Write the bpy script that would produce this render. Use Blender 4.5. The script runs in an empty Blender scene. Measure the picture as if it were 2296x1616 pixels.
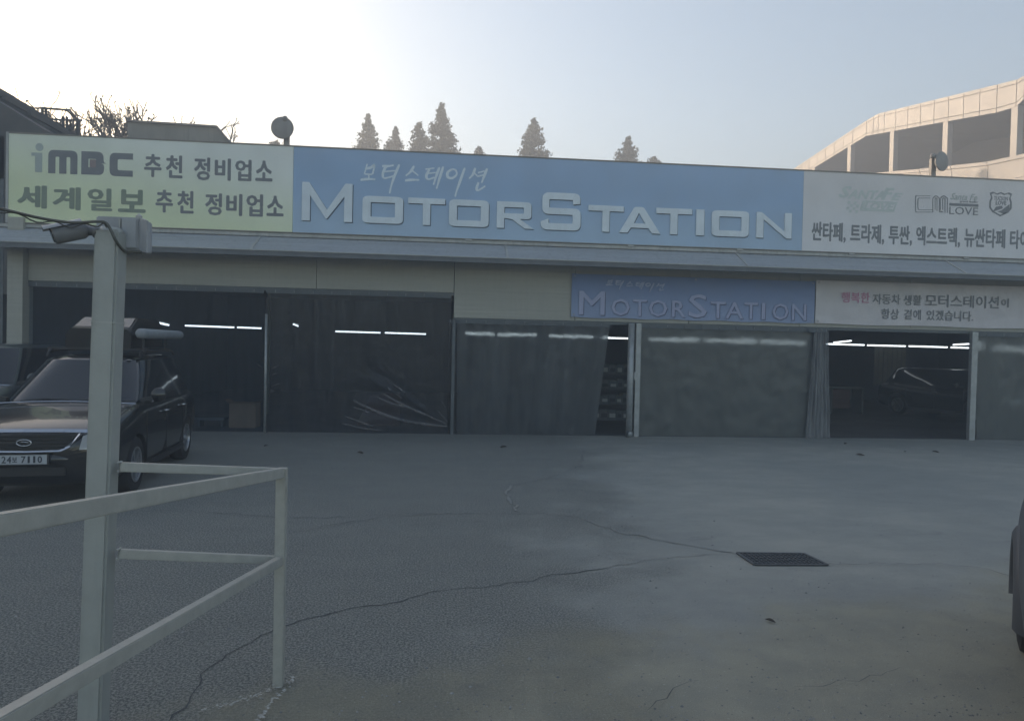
import bpy, bmesh, math, random
from mathutils import Vector, Matrix, noise as mnoise
from math import sin, cos, tan, pi, radians

# ------------------------------------------------------------------ camera, sky, sun, exposure
SC = bpy.context.scene
COL = SC.collection
FPX, PITCH, ROLL, YAW, EYE, FAC = 1561.5, -0.018485, 0.022011, -0.092409, 2.0, 15.857
CW, CH = 2296.0, 1616.0
def _axes():
    f = Vector((-sin(YAW)*cos(PITCH), cos(YAW)*cos(PITCH), sin(PITCH)))
    r = Vector((cos(YAW), sin(YAW), 0)); u = r.cross(f)
    return f, cos(ROLL)*r+sin(ROLL)*u, -sin(ROLL)*r+cos(ROLL)*u
AF, AR, AU = _axes()
cam_d = bpy.data.cameras.new('camera'); cam = bpy.data.objects.new('camera', cam_d); COL.objects.link(cam)
m = Matrix((AR, AU, -AF)).transposed().to_4x4(); m.translation = Vector((0, 0, EYE)); cam.matrix_world = m
cam_d.sensor_fit = 'HORIZONTAL'; cam_d.sensor_width = 36; cam_d.lens = FPX/CW*36; cam_d.clip_end = 1000; cam_d.clip_start = 0.05
SC.camera = cam

SUN_AZ, SUN_EL = radians(-41), radians(15)        # azimuth from +Y towards +X
SDIR = Vector((sin(SUN_AZ)*cos(SUN_EL), cos(SUN_AZ)*cos(SUN_EL), sin(SUN_EL)))
world = bpy.data.worlds.new('World'); SC.world = world; world.use_nodes = True
wn, wl = world.node_tree.nodes, world.node_tree.links; wn.clear()
wo = wn.new('ShaderNodeOutputWorld'); bg = wn.new('ShaderNodeBackground')
sky = wn.new('ShaderNodeTexSky'); sky.sky_type = 'NISHITA'; sky.sun_disc = False
sky.sun_elevation = SUN_EL; sky.sun_rotation = SUN_AZ
sky.air_density = 1.0; sky.dust_density = 1.6; sky.ozone_density = 0.0
bg.inputs['Strength'].default_value = 0.13
wl.new(sky.outputs[0], bg.inputs[0]); wl.new(bg.outputs[0], wo.inputs[0])
sun_d = bpy.data.lights.new('sun', 'SUN'); sun = bpy.data.objects.new('sun', sun_d); COL.objects.link(sun)
sun_d.energy = 2.0; sun_d.angle = radians(0.6); sun_d.color = (1.0, 0.78, 0.58)
sun.rotation_euler = SDIR.to_track_quat('Z', 'Y').to_euler()
SC.view_settings.view_transform = 'Standard'; SC.view_settings.look = 'None'
SC.view_settings.exposure = 1.13; SC.view_settings.gamma = 1; SC.view_settings.use_curve_mapping = False

# ------------------------------------------------------------------ helpers
def at(x, y, Y=FAC):                       # point at world depth Y seen at (x, y) of the 2296-wide photograph
    d = AF+(x-CW/2)/FPX*AR-(y-CH/2)/FPX*AU; t = Y/d.y
    return Vector((d.x*t, Y, EYE+d.z*t))
def atx(x, y, X):
    d = AF+(x-CW/2)/FPX*AR-(y-CH/2)/FPX*AU; t = X/d.x
    return Vector((X, d.y*t, EYE+d.z*t))
def gnd(x, y, z=0.0):
    d = AF+(x-CW/2)/FPX*AR-(y-CH/2)/FPX*AU; t = (z-EYE)/d.z
    return Vector((d.x*t, d.y*t, z))

def tag(o, label=None, cat=None, group=None, kind=None):
    if label: o['label'] = label
    if cat: o['category'] = cat
    if group: o['group'] = group
    if kind: o['kind'] = kind
    return o
def empty(name, loc=(0, 0, 0), rz=0):
    o = bpy.data.objects.new(name, None); COL.objects.link(o); o.location = loc; o.rotation_euler = (0, 0, rz)
    o.empty_display_size = 0.2
    return o
def origin(p):
    v = Vector((0, 0, 0))
    while p is not None: v += p.location; p = p.parent
    return v
class MB:
    def __init__(s): s.v = []; s.f = []; s.mi = []; s.cur = 0
    def add(s, vs, fs):
        n = len(s.v); s.v += [Vector(v) for v in vs]; s.f += [tuple(i+n for i in f) for f in fs]; s.mi += [s.cur]*len(fs); return s
    def box(s, a, b, bev=0):
        x0, y0, z0 = [min(a[i], b[i]) for i in range(3)]; x1, y1, z1 = [max(a[i], b[i]) for i in range(3)]
        return s.add([(x0,y0,z0),(x1,y0,z0),(x1,y1,z0),(x0,y1,z0),(x0,y0,z1),(x1,y0,z1),(x1,y1,z1),(x0,y1,z1)],
              [(0,3,2,1),(4,5,6,7),(0,1,5,4),(1,2,6,5),(2,3,7,6),(3,0,4,7)])
    def bar(s, a, b, w, h, up=(0, 0, 1)):     # box beam from a to b
        a, b = Vector(a), Vector(b); d = (b-a).normalized(); up = Vector(up)
        if abs(d.dot(up)) > .99: up = Vector((0, 1, 0))
        r = d.cross(up).normalized(); u = r.cross(d); vs = []
        for p in (a, b):
            for sx, sz in ((-1,-1),(1,-1),(1,1),(-1,1)): vs.append(p+r*sx*w/2+u*sz*h/2)
        return s.add(vs, [(0,1,2,3),(7,6,5,4),(0,4,5,1),(1,5,6,2),(2,6,7,3),(3,7,4,0)])
    def tube(s, pts, r, n=8, cap=True):
        pts = [Vector(p) for p in pts]; rr = r if hasattr(r, '__len__') else [r]*len(pts)
        base = len(s.v); vs = []; fs = []
        prev = None
        for i, p in enumerate(pts):
            d = (pts[min(i+1, len(pts)-1)]-pts[max(i-1, 0)])
            d = d.normalized() if d.length > 1e-9 else Vector((0, 0, 1))
            if prev is None:
                a = Vector((0, 0, 1)) if abs(d.z) < .9 else Vector((1, 0, 0)); prev = d.cross(a).normalized()
            u = (prev-d*prev.dot(d)).normalized(); prev = u; w = d.cross(u)
            for k in range(n): an = 2*pi*k/n; vs.append(p+(u*cos(an)+w*sin(an))*rr[i])
        for i in range(len(pts)-1):
            for k in range(n): fs.append((i*n+k, i*n+(k+1) % n, (i+1)*n+(k+1) % n, (i+1)*n+k))
        if cap: fs.append(tuple(range(n))[::-1]); fs.append(tuple((len(pts)-1)*n+k for k in range(n)))
        return s.add(vs, fs)
    def grid(s, fn, nu, nv):
        vs = [fn(i/nu, j/nv) for j in range(nv+1) for i in range(nu+1)]
        fs = [(j*(nu+1)+i, j*(nu+1)+i+1, (j+1)*(nu+1)+i+1, (j+1)*(nu+1)+i) for j in range(nv) for i in range(nu)]
        return s.add(vs, fs)
    def prism(s, poly, ext):                 # poly: list of 3d points, ext: vector
        n = len(poly); ext = Vector(ext); vs = [Vector(p) for p in poly]+[Vector(p)+ext for p in poly]
        return s.add(vs, [tuple(range(n)), tuple(range(2*n-1, n-1, -1))]+[(i, i+n, (i+1) % n+n, (i+1) % n) for i in range(n)])
    def lathe(s, prof, c, axis, n=24):       # prof: (radius, height along axis)
        c = Vector(c); ax = Vector(axis).normalized(); a = Vector((0,0,1)) if abs(ax.z) < .9 else Vector((1,0,0))
        u = ax.cross(a).normalized(); w = ax.cross(u); vs = []; fs = []
        for (r, h) in prof:
            for k in range(n): an = 2*pi*k/n; vs.append(c+ax*h+(u*cos(an)+w*sin(an))*max(r, 1e-4))
        for i in range(len(prof)-1):
            for k in range(n): fs.append((i*n+k, i*n+(k+1) % n, (i+1)*n+(k+1) % n, (i+1)*n+k))
        return s.add(vs, fs)
    def mesh(s, name, mat, off=Vector((0,0,0)), smooth=False):
        me = bpy.data.meshes.new(name); me.from_pydata([tuple(v-off) for v in s.v], [], s.f)
        for mt in (mat if isinstance(mat, (list, tuple)) else [mat]): me.materials.append(mt)
        if isinstance(mat, (list, tuple)): me.polygons.foreach_set('material_index', s.mi)
        if smooth: me.polygons.foreach_set('use_smooth', [True]*len(me.polygons))
        me.update(); return me
    def build(s, name, mat, parent=None, local=False, smooth=False, loc=None, fix=True, bevel=0):
        if parent is None:
            if loc is None:
                mn = [min(v[i] for v in s.v) for i in range(3)]; mx = [max(v[i] for v in s.v) for i in range(3)]
                loc = Vector(((mn[0]+mx[0])/2, (mn[1]+mx[1])/2, mn[2]))
            off = Vector(loc)
        else: off = Vector((0,0,0)) if local else origin(parent)
        me = s.mesh(name, mat, off, smooth)
        if fix or bevel:
            bm = bmesh.new(); bm.from_mesh(me)
            if bevel:
                bmesh.ops.bevel(bm, geom=bm.edges[:], offset=bevel, segments=2, affect='EDGES', clamp_overlap=True)
            bmesh.ops.recalc_face_normals(bm, faces=bm.faces); bm.to_mesh(me); bm.free()
        o = bpy.data.objects.new(name, me); COL.objects.link(o)
        if parent is None: o.location = off
        else: o.parent = parent
        return o
def sharp(o, ang=35):
    me = o.data; me.polygons.foreach_set('use_smooth', [True]*len(me.polygons))
    me.set_sharp_from_angle(angle=radians(ang)); return o

# ------------------------------------------------------------------ materials
MATS = {}
def mat(name, col, rough=.6, metal=0, var=0, vscale=4, bump=0, bscale=40, coat=0, spec=.5, stretch=(1,1,1), emis=None, est=0, col2=None, streak=0):
    if name in MATS: return MATS[name]
    m = bpy.data.materials.new(name); m.use_nodes = True; MATS[name] = m
    nt = m.node_tree; N, L = nt.nodes, nt.links; b = N['Principled BSDF']
    b.inputs['Base Color'].default_value = (*col, 1); b.inputs['Roughness'].default_value = rough
    b.inputs['Metallic'].default_value = metal; b.inputs['Coat Weight'].default_value = coat
    b.inputs['Specular IOR Level'].default_value = spec
    if emis: b.inputs['Emission Color'].default_value = (*emis, 1); b.inputs['Emission Strength'].default_value = est
    if var or bump:
        tc = N.new('ShaderNodeTexCoord'); mp = N.new('ShaderNodeMapping'); mp.inputs['Scale'].default_value = stretch
        L.new(tc.outputs['Object'], mp.inputs[0])
    if var:
        no = N.new('ShaderNodeTexNoise'); no.inputs['Scale'].default_value = vscale; no.inputs['Detail'].default_value = 6; no.inputs['Roughness'].default_value = .65
        L.new(mp.outputs[0], no.inputs[0])
        mr = N.new('ShaderNodeMapRange'); mr.inputs[1].default_value = .3; mr.inputs[2].default_value = .7
        L.new(no.outputs[0], mr.inputs[0])
        mx = N.new('ShaderNodeMix'); mx.data_type = 'RGBA'
        c2 = col2 if col2 else tuple(c*(1-var) for c in col); c1 = col if col2 else tuple(min(1, c*(1+var*.6)) for c in col)
        mx.inputs[6].default_value = (*c2, 1); mx.inputs[7].default_value = (*c1, 1)
        L.new(mr.outputs[0], mx.inputs[0]); out = mx.outputs[2]
        if streak:                      # rain streaks / dirt running down
            mp2 = N.new('ShaderNodeMapping'); mp2.inputs['Scale'].default_value = (6, 6, .35); L.new(tc.outputs['Object'], mp2.inputs[0])
            n2 = N.new('ShaderNodeTexNoise'); n2.inputs['Scale'].default_value = 2.5; n2.inputs['Detail'].default_value = 5; L.new(mp2.outputs[0], n2.inputs[0])
            r2 = N.new('ShaderNodeMapRange'); r2.inputs[1].default_value = .5; r2.inputs[2].default_value = .75; r2.inputs[3].default_value = 0; r2.inputs[4].default_value = streak
            L.new(n2.outputs[0], r2.inputs[0])
            m2 = N.new('ShaderNodeMix'); m2.data_type = 'RGBA'; m2.inputs[7].default_value = (.09, .085, .075, 1)
            L.new(r2.outputs[0], m2.inputs[0]); L.new(out, m2.inputs[6]); out = m2.outputs[2]
        L.new(out, b.inputs['Base Color'])
        rr = N.new('ShaderNodeMapRange'); rr.inputs[3].default_value = min(1, rough*1.15); rr.inputs[4].default_value = rough*.85
        L.new(no.outputs[0], rr.inputs[0]); L.new(rr.outputs[0], b.inputs['Roughness'])
    if bump:
        nb = N.new('ShaderNodeTexNoise'); nb.inputs['Scale'].default_value = bscale; nb.inputs['Detail'].default_value = 4
        L.new(mp.outputs[0], nb.inputs[0]); bu = N.new('ShaderNodeBump'); bu.inputs['Strength'].default_value = bump; bu.inputs['Distance'].default_value = .02
        L.new(nb.outputs[0], bu.inputs['Height']); L.new(bu.outputs[0], b.inputs['Normal'])
    return m

def ground_material():
    m = bpy.data.materials.new('yard_concrete'); m.use_nodes = True; nt = m.node_tree; N, L = nt.nodes, nt.links; b = N['Principled BSDF']
    tc = N.new('ShaderNodeTexCoord'); P = tc.outputs['Object']
    def noise(scale, det=5, rough=.6, stretch=None, dist=0):
        src = P
        if stretch:
            mp = N.new('ShaderNodeMapping'); mp.inputs['Scale'].default_value = stretch; L.new(P, mp.inputs[0]); src = mp.outputs[0]
        n = N.new('ShaderNodeTexNoise'); n.inputs['Scale'].default_value = scale; n.inputs['Detail'].default_value = det
        n.inputs['Roughness'].default_value = rough; n.inputs['Distortion'].default_value = dist; L.new(src, n.inputs[0]); return n.outputs[0]
    def rng(v, a, b_, c=0, d=1):
        r = N.new('ShaderNodeMapRange'); r.interpolation_type = 'SMOOTHSTEP'
        for i, q in enumerate((a, b_, c, d)): r.inputs[i+1].default_value = q
        L.new(v, r.inputs[0]); return r.outputs[0]
    def mix(f, a, c, mode='MIX'):
        x = N.new('ShaderNodeMix'); x.data_type = 'RGBA'; x.blend_type = mode
        if isinstance(f, float): x.inputs[0].default_value = f
        else: L.new(f, x.inputs[0])
        for i, q in ((6, a), (7, c)):
            if isinstance(q, tuple): x.inputs[i].default_value = (*q, 1)
            else: L.new(q, x.inputs[i])
        return x.outputs[2]
    def math_(op, a, c):
        x = N.new('ShaderNodeMath'); x.operation = op
        for i, q in ((0, a), (1, c)):
            if isinstance(q, (int, float)): x.inputs[i].default_value = q
            else: L.new(q, x.inputs[i])
        return x.outputs[0]
    sep = N.new('ShaderNodeSeparateXYZ'); L.new(P, sep.inputs[0])
    big = noise(.35, 4, .55); mid = noise(1.3, 6, .65, (1, 1.6, 1)); fine = noise(62, 5, .75); grit = noise(120, 3, .8)
    # rough worn asphalt patch (left and centre foreground) against smoother screed
    wob = math_('MULTIPLY', math_('SUBTRACT', noise(.8, 6, .6), .5), 3.2)
    patch = math_('ADD', math_('ADD', math_('MULTIPLY', sep.outputs[0], .55), math_('MULTIPLY', math_('SUBTRACT', 9.0, sep.outputs[1]), .12)), wob)
    rough_mask = rng(patch, 1.7, .5)
    near = math_('ADD', math_('ADD', sep.outputs[1], math_('MULTIPLY', sep.outputs[0], -.32)), wob)
    tan_mask = rng(near, 4.7, 3.9)
    base = mix(rng(big, .35, .65), (0.320, 0.327, 0.301), (0.418, 0.413, 0.364))
    base = mix(rng(mid, .3, .72), mix(.5, base, (0.272, 0.280, 0.266)), base)
    rcol = mix(rng(fine, .45, .55), (0.104, 0.114, 0.114), (0.395, 0.395, 0.356))
    base = mix(math_('MULTIPLY', rough_mask, .9), base, rcol)
    tcol = mix(rng(noise(2.2, 5), .35, .65), (0.307, 0.295, 0.228), (0.389, 0.361, 0.266))
    base = mix(math_('MULTIPLY', tan_mask, .75), base, tcol)
    # oil stains and a slightly darker band along the curtains
    st = rng(noise(.9, 7, .7, (1, 2.2, 1), .6), .58, .74)
    base = mix(math_('MULTIPLY', st, .55), base, (0.166, 0.170, 0.160))
    curtain_band = rng(math_('ADD', sep.outputs[1], math_('MULTIPLY', math_('SUBTRACT', noise(.7, 6, .7, (.6, 1, 1)), .5), 3.0)), 13.6, 15.3)
    base = mix(math_('MULTIPLY', curtain_band, .18), base, (0.166, 0.189, 0.194))
    base = mix(rng(grit, .30, .70), mix(.35, base, (0.097, 0.104, 0.101)), base)
    speck = rng(noise(55, 2, .5), .66, .72)
    base = mix(math_('MULTIPLY', speck, .35), base, (0.642, 0.626, 0.541))
    dspk = rng(noise(24, 3, .6), .33, .27)
    base = mix(math_('MULTIPLY', dspk, .6), base, (0.058, 0.065, 0.068))
    L.new(base, b.inputs['Base Color'])
    L.new(rng(mid, .3, .7, .85, .6), b.inputs['Roughness']); b.inputs['Specular IOR Level'].default_value = .35
    h = math_('ADD', math_('MULTIPLY', fine, math_('ADD', math_('MULTIPLY', rough_mask, 1.0), .25)), math_('MULTIPLY', grit, .25))
    bu = N.new('ShaderNodeBump'); bu.inputs['Strength'].default_value = .9; bu.inputs['Distance'].default_value = .022
    L.new(h, bu.inputs['Height']); L.new(bu.outputs[0], b.inputs['Normal'])
    return m
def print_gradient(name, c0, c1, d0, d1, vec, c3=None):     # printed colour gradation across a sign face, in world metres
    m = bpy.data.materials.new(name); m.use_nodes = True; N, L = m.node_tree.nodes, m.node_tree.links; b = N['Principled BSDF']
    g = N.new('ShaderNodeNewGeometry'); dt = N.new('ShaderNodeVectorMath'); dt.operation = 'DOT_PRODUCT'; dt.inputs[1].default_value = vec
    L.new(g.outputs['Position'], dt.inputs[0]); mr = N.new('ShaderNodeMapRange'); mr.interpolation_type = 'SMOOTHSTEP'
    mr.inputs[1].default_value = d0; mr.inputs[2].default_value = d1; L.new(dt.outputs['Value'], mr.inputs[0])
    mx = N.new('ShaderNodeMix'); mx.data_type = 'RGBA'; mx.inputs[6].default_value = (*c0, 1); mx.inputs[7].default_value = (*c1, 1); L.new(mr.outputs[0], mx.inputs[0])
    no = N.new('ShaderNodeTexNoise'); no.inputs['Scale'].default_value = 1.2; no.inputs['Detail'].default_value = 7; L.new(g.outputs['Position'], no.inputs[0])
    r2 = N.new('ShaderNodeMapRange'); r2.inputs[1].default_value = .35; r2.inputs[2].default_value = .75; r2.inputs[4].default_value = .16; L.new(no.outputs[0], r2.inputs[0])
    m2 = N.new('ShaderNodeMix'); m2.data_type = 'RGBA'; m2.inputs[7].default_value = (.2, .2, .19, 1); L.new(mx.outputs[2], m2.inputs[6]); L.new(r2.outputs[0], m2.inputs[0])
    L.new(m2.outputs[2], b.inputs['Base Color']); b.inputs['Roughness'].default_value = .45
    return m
def vinyl(name, col, opac, rough=.3, vs=3, streaks=.4, frost=0):
    m = bpy.data.materials.new(name); m.use_nodes = True; N, L = m.node_tree.nodes, m.node_tree.links
    for n in list(N): N.remove(n)
    out = N.new('ShaderNodeOutputMaterial'); mx = N.new('ShaderNodeMixShader'); tr = N.new('ShaderNodeBsdfTransparent')
    if frost:
        tr = N.new('ShaderNodeBsdfRefraction'); tr.inputs['Roughness'].default_value = frost; tr.inputs['IOR'].default_value = 1.05
    tr.inputs[0].default_value = (.45, .50, .52, 1) if frost else (.76, .84, .92, 1)
    pr = N.new('ShaderNodeBsdfPrincipled'); pr.inputs['Base Color'].default_value = (*col, 1); pr.inputs['Roughness'].default_value = rough; pr.inputs['Specular IOR Level'].default_value = .5 if opac > .3 else .18
    tc = N.new('ShaderNodeTexCoord'); mp = N.new('ShaderNodeMapping'); mp.inputs['Scale'].default_value = (3, 1, .3); L.new(tc.outputs['Object'], mp.inputs[0])
    no = N.new('ShaderNodeTexNoise'); no.inputs['Scale'].default_value = vs; no.inputs['Detail'].default_value = 6; L.new(mp.outputs[0], no.inputs[0])
    mr = N.new('ShaderNodeMapRange'); mr.inputs[1].default_value = .3; mr.inputs[2].default_value = .7
    mr.inputs[3].default_value = opac*(1-streaks); mr.inputs[4].default_value = min(1, opac*(1+streaks*.5)); L.new(no.outputs[0], mr.inputs[0])
    # plastic film turns mirror-like at a glancing angle
    L.new(mr.outputs[0], mx.inputs[0]); L.new(tr.outputs[0], mx.inputs[1]); L.new(pr.outputs[0], mx.inputs[2]); L.new(mx.outputs[0], out.inputs[0])
    return m

M_cream = mat('cream_panel', (.37, .365, .32), .55, var=.12, vscale=1.5, streak=.12, bump=.3, bscale=3, stretch=(.3, 1, 12))
M_canopy = mat('canopy_metal', (.36, .38, .40), .5, var=.15, vscale=2, streak=.3, bump=.35, bscale=5, stretch=(.15, 8, 8))
M_gutter = mat('gutter_metal', (.42, .42, .40), .5, var=.2, vscale=3, streak=.3)
M_fascia = mat('canopy_edge', (.13, .14, .15), .6, var=.2)
M_steel = mat('galvanised_pipe', (.36, .38, .39), .4, metal=.3, var=.25, vscale=6)
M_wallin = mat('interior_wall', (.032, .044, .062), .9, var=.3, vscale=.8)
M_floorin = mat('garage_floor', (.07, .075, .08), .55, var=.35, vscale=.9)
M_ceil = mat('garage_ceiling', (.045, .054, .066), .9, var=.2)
M_rail = mat('cream_paint', (.38, .375, .345), .45, var=.12, vscale=14, streak=.08, bump=.08, bscale=60)
M_pole = mat('pole_paint', (.34, .35, .335), .5, var=.1, vscale=6, streak=.12, bump=.08, bscale=40)
M_dark = mat('dark_rubber', (.02, .02, .022), .7)
M_cable = mat('cable_sheath', (.09, .09, .08), .6)
M_lite = mat('tube_glow', (.9, .9, .88), .4, emis=(.88, .96, 1), est=1.25)
M_white = mat('fixture_white', (.5, .5, .48), .5)
M_letter = mat('letter_white', (.70, .77, .82), .45, var=.1, vscale=2, streak=.08)
M_lshadow = mat('letter_shadow_print', (.06, .085, .13), .6)
M_print = mat('veiled_dark_print', (.19, .20, .21), .55, var=.15, vscale=3)  # dark ink lifted to grey: the veil over the signs is in this colour
M_green = mat('green_print', (.22, .26, .20), .55, var=.1)
M_pale = mat('pale_print', (.40, .45, .42), .55, var=.1)
M_brick = mat('square_red_print', (.27, .21, .20), .55)
M_pink = mat('pink_print', (.52, .22, .34), .55)
M_script = mat('script_print', (.68, .76, .82), .5)

# ------------------------------------------------------------------ ground
G = ground_material()
gm = MB(); gm.grid(lambda u, v: Vector((-110+220*u, -25+155*v, 0)), 40, 30)
ground = gm.build('ground', G, loc=(0, 0, 0)); tag(ground, 'worn grey concrete and asphalt forecourt in front of the garage', 'ground', kind='structure')

M_crack = mat('crack_dirt', (.075, .08, .085), .9)
M_crackl = mat('crack_filler', (.27, .27, .25), .9, var=.3, vscale=20)
def crack(pts, w, mt, seed=0, z=.004):
    w *= .75; rnd = random.Random(seed); P = [gnd(*p) for p in pts]; Q = []
    for a, b in zip(P, P[1:]):
        n = max(2, int((b-a).length/.06)); pr = Vector((-(b-a).y, (b-a).x, 0)).normalized()
        for i in range(n):
            j = mnoise.noise((a+(b-a)*i/n)*6+Vector((seed, 0, 0)))*.05+mnoise.noise((a+(b-a)*i/n)*22+Vector((0, seed, 0)))*.03+rnd.uniform(-.014, .014)
            Q.append(a+(b-a)*i/n+pr*j)
    Q.append(P[-1]); mb = MB(); vs = []; fs = []
    for i, q in enumerate(Q):
        d = Q[min(i+1, len(Q)-1)]-Q[max(0, i-1)]; pr = Vector((-d.y, d.x, 0)).normalized()
        ww = w*(.35+abs(mnoise.noise(q*4+Vector((0, seed, 0))))*1.6+rnd.uniform(0, .25))*(.4 if i in (0, len(Q)-1) else 1)
        vs += [(q.x+pr.x*ww/2, q.y+pr.y*ww/2, z), (q.x-pr.x*ww/2, q.y-pr.y*ww/2, z)]
    for i in range(len(Q)-1): fs.append((2*i, 2*i+1, 2*i+3, 2*i+2))
    mb.add(vs, fs); return mb.build('crack', mt, ground)
CR = [([(392,1616),(480,1490),(560,1440),(640,1405),(760,1370),(900,1345),(980,1325),(1120,1312),(1240,1290),(1370,1272)], .016, 0),
      ([(1370,1272),(1440,1258),(1530,1247),(1640,1242)], .014, 1),
      ([(1300,1160),(1345,1180),(1400,1195),(1500,1215),(1590,1232),(1650,1240)], .03, 1),
      ([(340,1143),(480,1150),(620,1160),(720,1162),(860,1155),(960,1152),(1100,1152),(1220,1153),(1300,1160)], .012, 0),
      ([(860,1157),(960,1153),(1060,1152)], .02, 1),
      ([(1145,1090),(1135,1105),(1142,1120),(1150,1132),(1165,1148)], .05, 1),
      ([(1145,1090),(1210,1077),(1260,1062),(1300,1045),(1310,1010)], .014, 0),
      ([(640,1200),(760,1175),(860,1162)], .012, 0),
      ([(1850,1268),(1960,1266),(2110,1267),(2200,1275),(2290,1300)], .012, 0),
      ([(2020,1500),(1990,1512),(1900,1535),(1780,1545)], .006, 0),
      ([(1565,1530),(1500,1560),(1450,1600)], .007, 0)]
for i, (p, w, l) in enumerate(CR): crack(p, w, M_crackl if l else M_crack, i, .004+.0015*i)
# pale weld / mortar spatter round the rail post foot
rs = random.Random(4); sp = MB()
for line in ([(450,1592),(520,1575),(590,1552),(640,1530),(660,1520)], [(640,1545),(610,1570),(590,1600),(575,1616)]):
    for a, b in zip(line, line[1:]):
        for k in range(26):
            t = rs.random(); q = gnd(a[0]+(b[0]-a[0])*t+rs.gauss(0, 2), a[1]+(b[1]-a[1])*t+rs.gauss(0, 3), .022)
            r = rs.uniform(.0015, .006); an = rs.uniform(0, 3); n = 6
            sp.add([(q.x+r*cos(an+k2*2*pi/n)*(1+rs.random()), q.y+r*sin(an+k2*2*pi/n)*(.7+rs.random()*.6), .022+rs.random()*.002) for k2 in range(n)], [tuple(range(n))])
sp.build('mortar_spatter', mat('mortar_white', (.42, .42, .40), .9), ground)['kind'] = 'stuff'

# loose grit and pebbles lying on the worn surface
rg_ = random.Random(77); gr = MB()
for k in range(3200):
    d = 3.6+rg_.random()**1.7*9; x = rg_.uniform(-.75, .9)*d; r = rg_.uniform(.003, .009)*(1.6 if rg_.random() < .06 else 1)
    q = [(x+r*rg_.uniform(.7,1.3)*cos(a), d+r*rg_.uniform(.7,1.3)*sin(a), .001) for a in (0, 1.57, 3.14, 4.71)]
    gr.cur = 0 if rg_.random() < .55 else 1
    gr.add(q+[(x, d, r*rg_.uniform(.5, 1))], [(0,1,4), (1,2,4), (2,3,4), (3,0,4)])
gr.build('grit', [mat('grit_pale', (.30, .30, .29), .9), mat('grit_dark', (.17, .175, .18), .9)], ground)['kind'] = 'stuff'

# ------------------------------------------------------------------ the garage
gar = empty('garage_building', (2.0, FAC, 0))
tag(gar, 'low cream and grey car repair garage with curtained bays under a long grey canopy', 'building')
def part(mb, name, m_, parent=None, **k): return mb.build(name, m_, parent or gar, **k)
XL, XR = at(28, 600).x, 22.5
x_o0, x_o1 = at(62, 640).x, at(1018, 660).x
ZL, ZR = at(540, 642).z, at(1410, 722).z           # lintels of the tall left opening and of the lower right one
ZS0, ZS1 = at(1000, 535).z, at(1000, 345).z        # sign bottom, sign top
ZW = at(1000, 560).z+.35
# cream wall panels above the openings, joints recessed
xs = [x_o0, at(710, 600).x, x_o1-.002]
for a, b in zip(xs, xs[1:]): part(MB().box((a+.006, FAC, ZL), (b-.006, FAC+.12, ZW)), 'wall_panel', M_cream)
xs = [x_o1, 2.9, 5.6, 8.3, 11.1, 14.2, 18.0, XR]
for a, b in zip(xs, xs[1:]): part(MB().box((a+.006, FAC, ZR), (b-.006, FAC+.12, ZW)), 'wall_panel', M_cream)
part(MB().box((XL, FAC-.18, 0), (x_o0, FAC+.2, ZW)), 'pillar', M_cream)
M_frame = mat('lintel_steel', (.10, .115, .125), .5, metal=.2, var=.2)
part(MB().box((x_o0, FAC+.02, ZL-.07), (x_o1, FAC+.14, ZL-.002)), 'lintel', M_frame)
part(MB().box((x_o1, FAC+.02, ZR-.07), (XR, FAC+.14, ZR-.002)), 'lintel', M_frame)
# backing wall behind the signs and the roof slab
M_wallout = mat('parapet_backing', (.25, .26, .27), .7, var=.2)
part(MB().box((XL, FAC+.13, ZW-.4), (XR, FAC+.3, ZS1-.05)), 'parapet', M_wallout)
DEP = 14
part(MB().box((XL, FAC+.3, 3.95), (XR, FAC+DEP, 4.15)), 'roof', M_wallout)
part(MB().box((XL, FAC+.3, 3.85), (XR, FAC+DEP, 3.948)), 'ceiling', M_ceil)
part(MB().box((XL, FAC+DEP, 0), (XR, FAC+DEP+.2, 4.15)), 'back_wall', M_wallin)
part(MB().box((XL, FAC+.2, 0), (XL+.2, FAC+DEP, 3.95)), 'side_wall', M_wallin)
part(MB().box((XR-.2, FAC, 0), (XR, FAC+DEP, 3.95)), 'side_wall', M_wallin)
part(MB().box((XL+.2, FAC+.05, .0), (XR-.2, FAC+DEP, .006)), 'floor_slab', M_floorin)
# canopy: three sloping sheets, near edge .75 m proud and lower
YE = FAC-.78
zE = at(1202, 583, YE).z; zT = ZS0-.1
xc = [XL-.3, at(585, 540).x, at(1133, 560).x, at(1648, 580).x, 11.9, 17.0, XR]
for a, b in zip(xc, xc[1:]):
    mb = MB(); n = 9
    for k in range(n):                              # shallow corrugation ribs run along the canopy
        t0, t1 = k/n, (k+1)/n
        p0 = (FAC-.02+(YE-FAC+.02)*t0, zT+(zE-zT)*t0); p1 = (FAC-.02+(YE-FAC+.02)*(t0+.85/n), zT+(zE-zT)*(t0+.85/n)); p2 = (FAC-.02+(YE-FAC+.02)*t1, zT+(zE-zT)*t1)
        mb.add([(a+.008, p0[0], p0[1]+.012), (b-.008, p0[0], p0[1]+.012), (b-.008, p1[0], p1[1]+.012), (a+.008, p1[0], p1[1]+.012), (b-.008, p2[0], p2[1]), (a+.008, p2[0], p2[1])], [(0,1,2,3), (3,2,4,5)])
    part(mb, 'canopy_sheet', M_canopy)
    part(MB().bar((a, FAC-.02, zT+.02), (a, YE, zE+.02), .05, .02), 'canopy_seam', M_gutter)
part(MB().box((XL-.3, YE-.01, zE-.10), (XR, YE+.03, zE+.005)), 'canopy_fascia', M_fascia)
part(MB().box((XL-.3, YE-.03, zE+.003), (XR, YE+.02, zE+.022)), 'canopy_trim', M_gutter)
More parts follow.
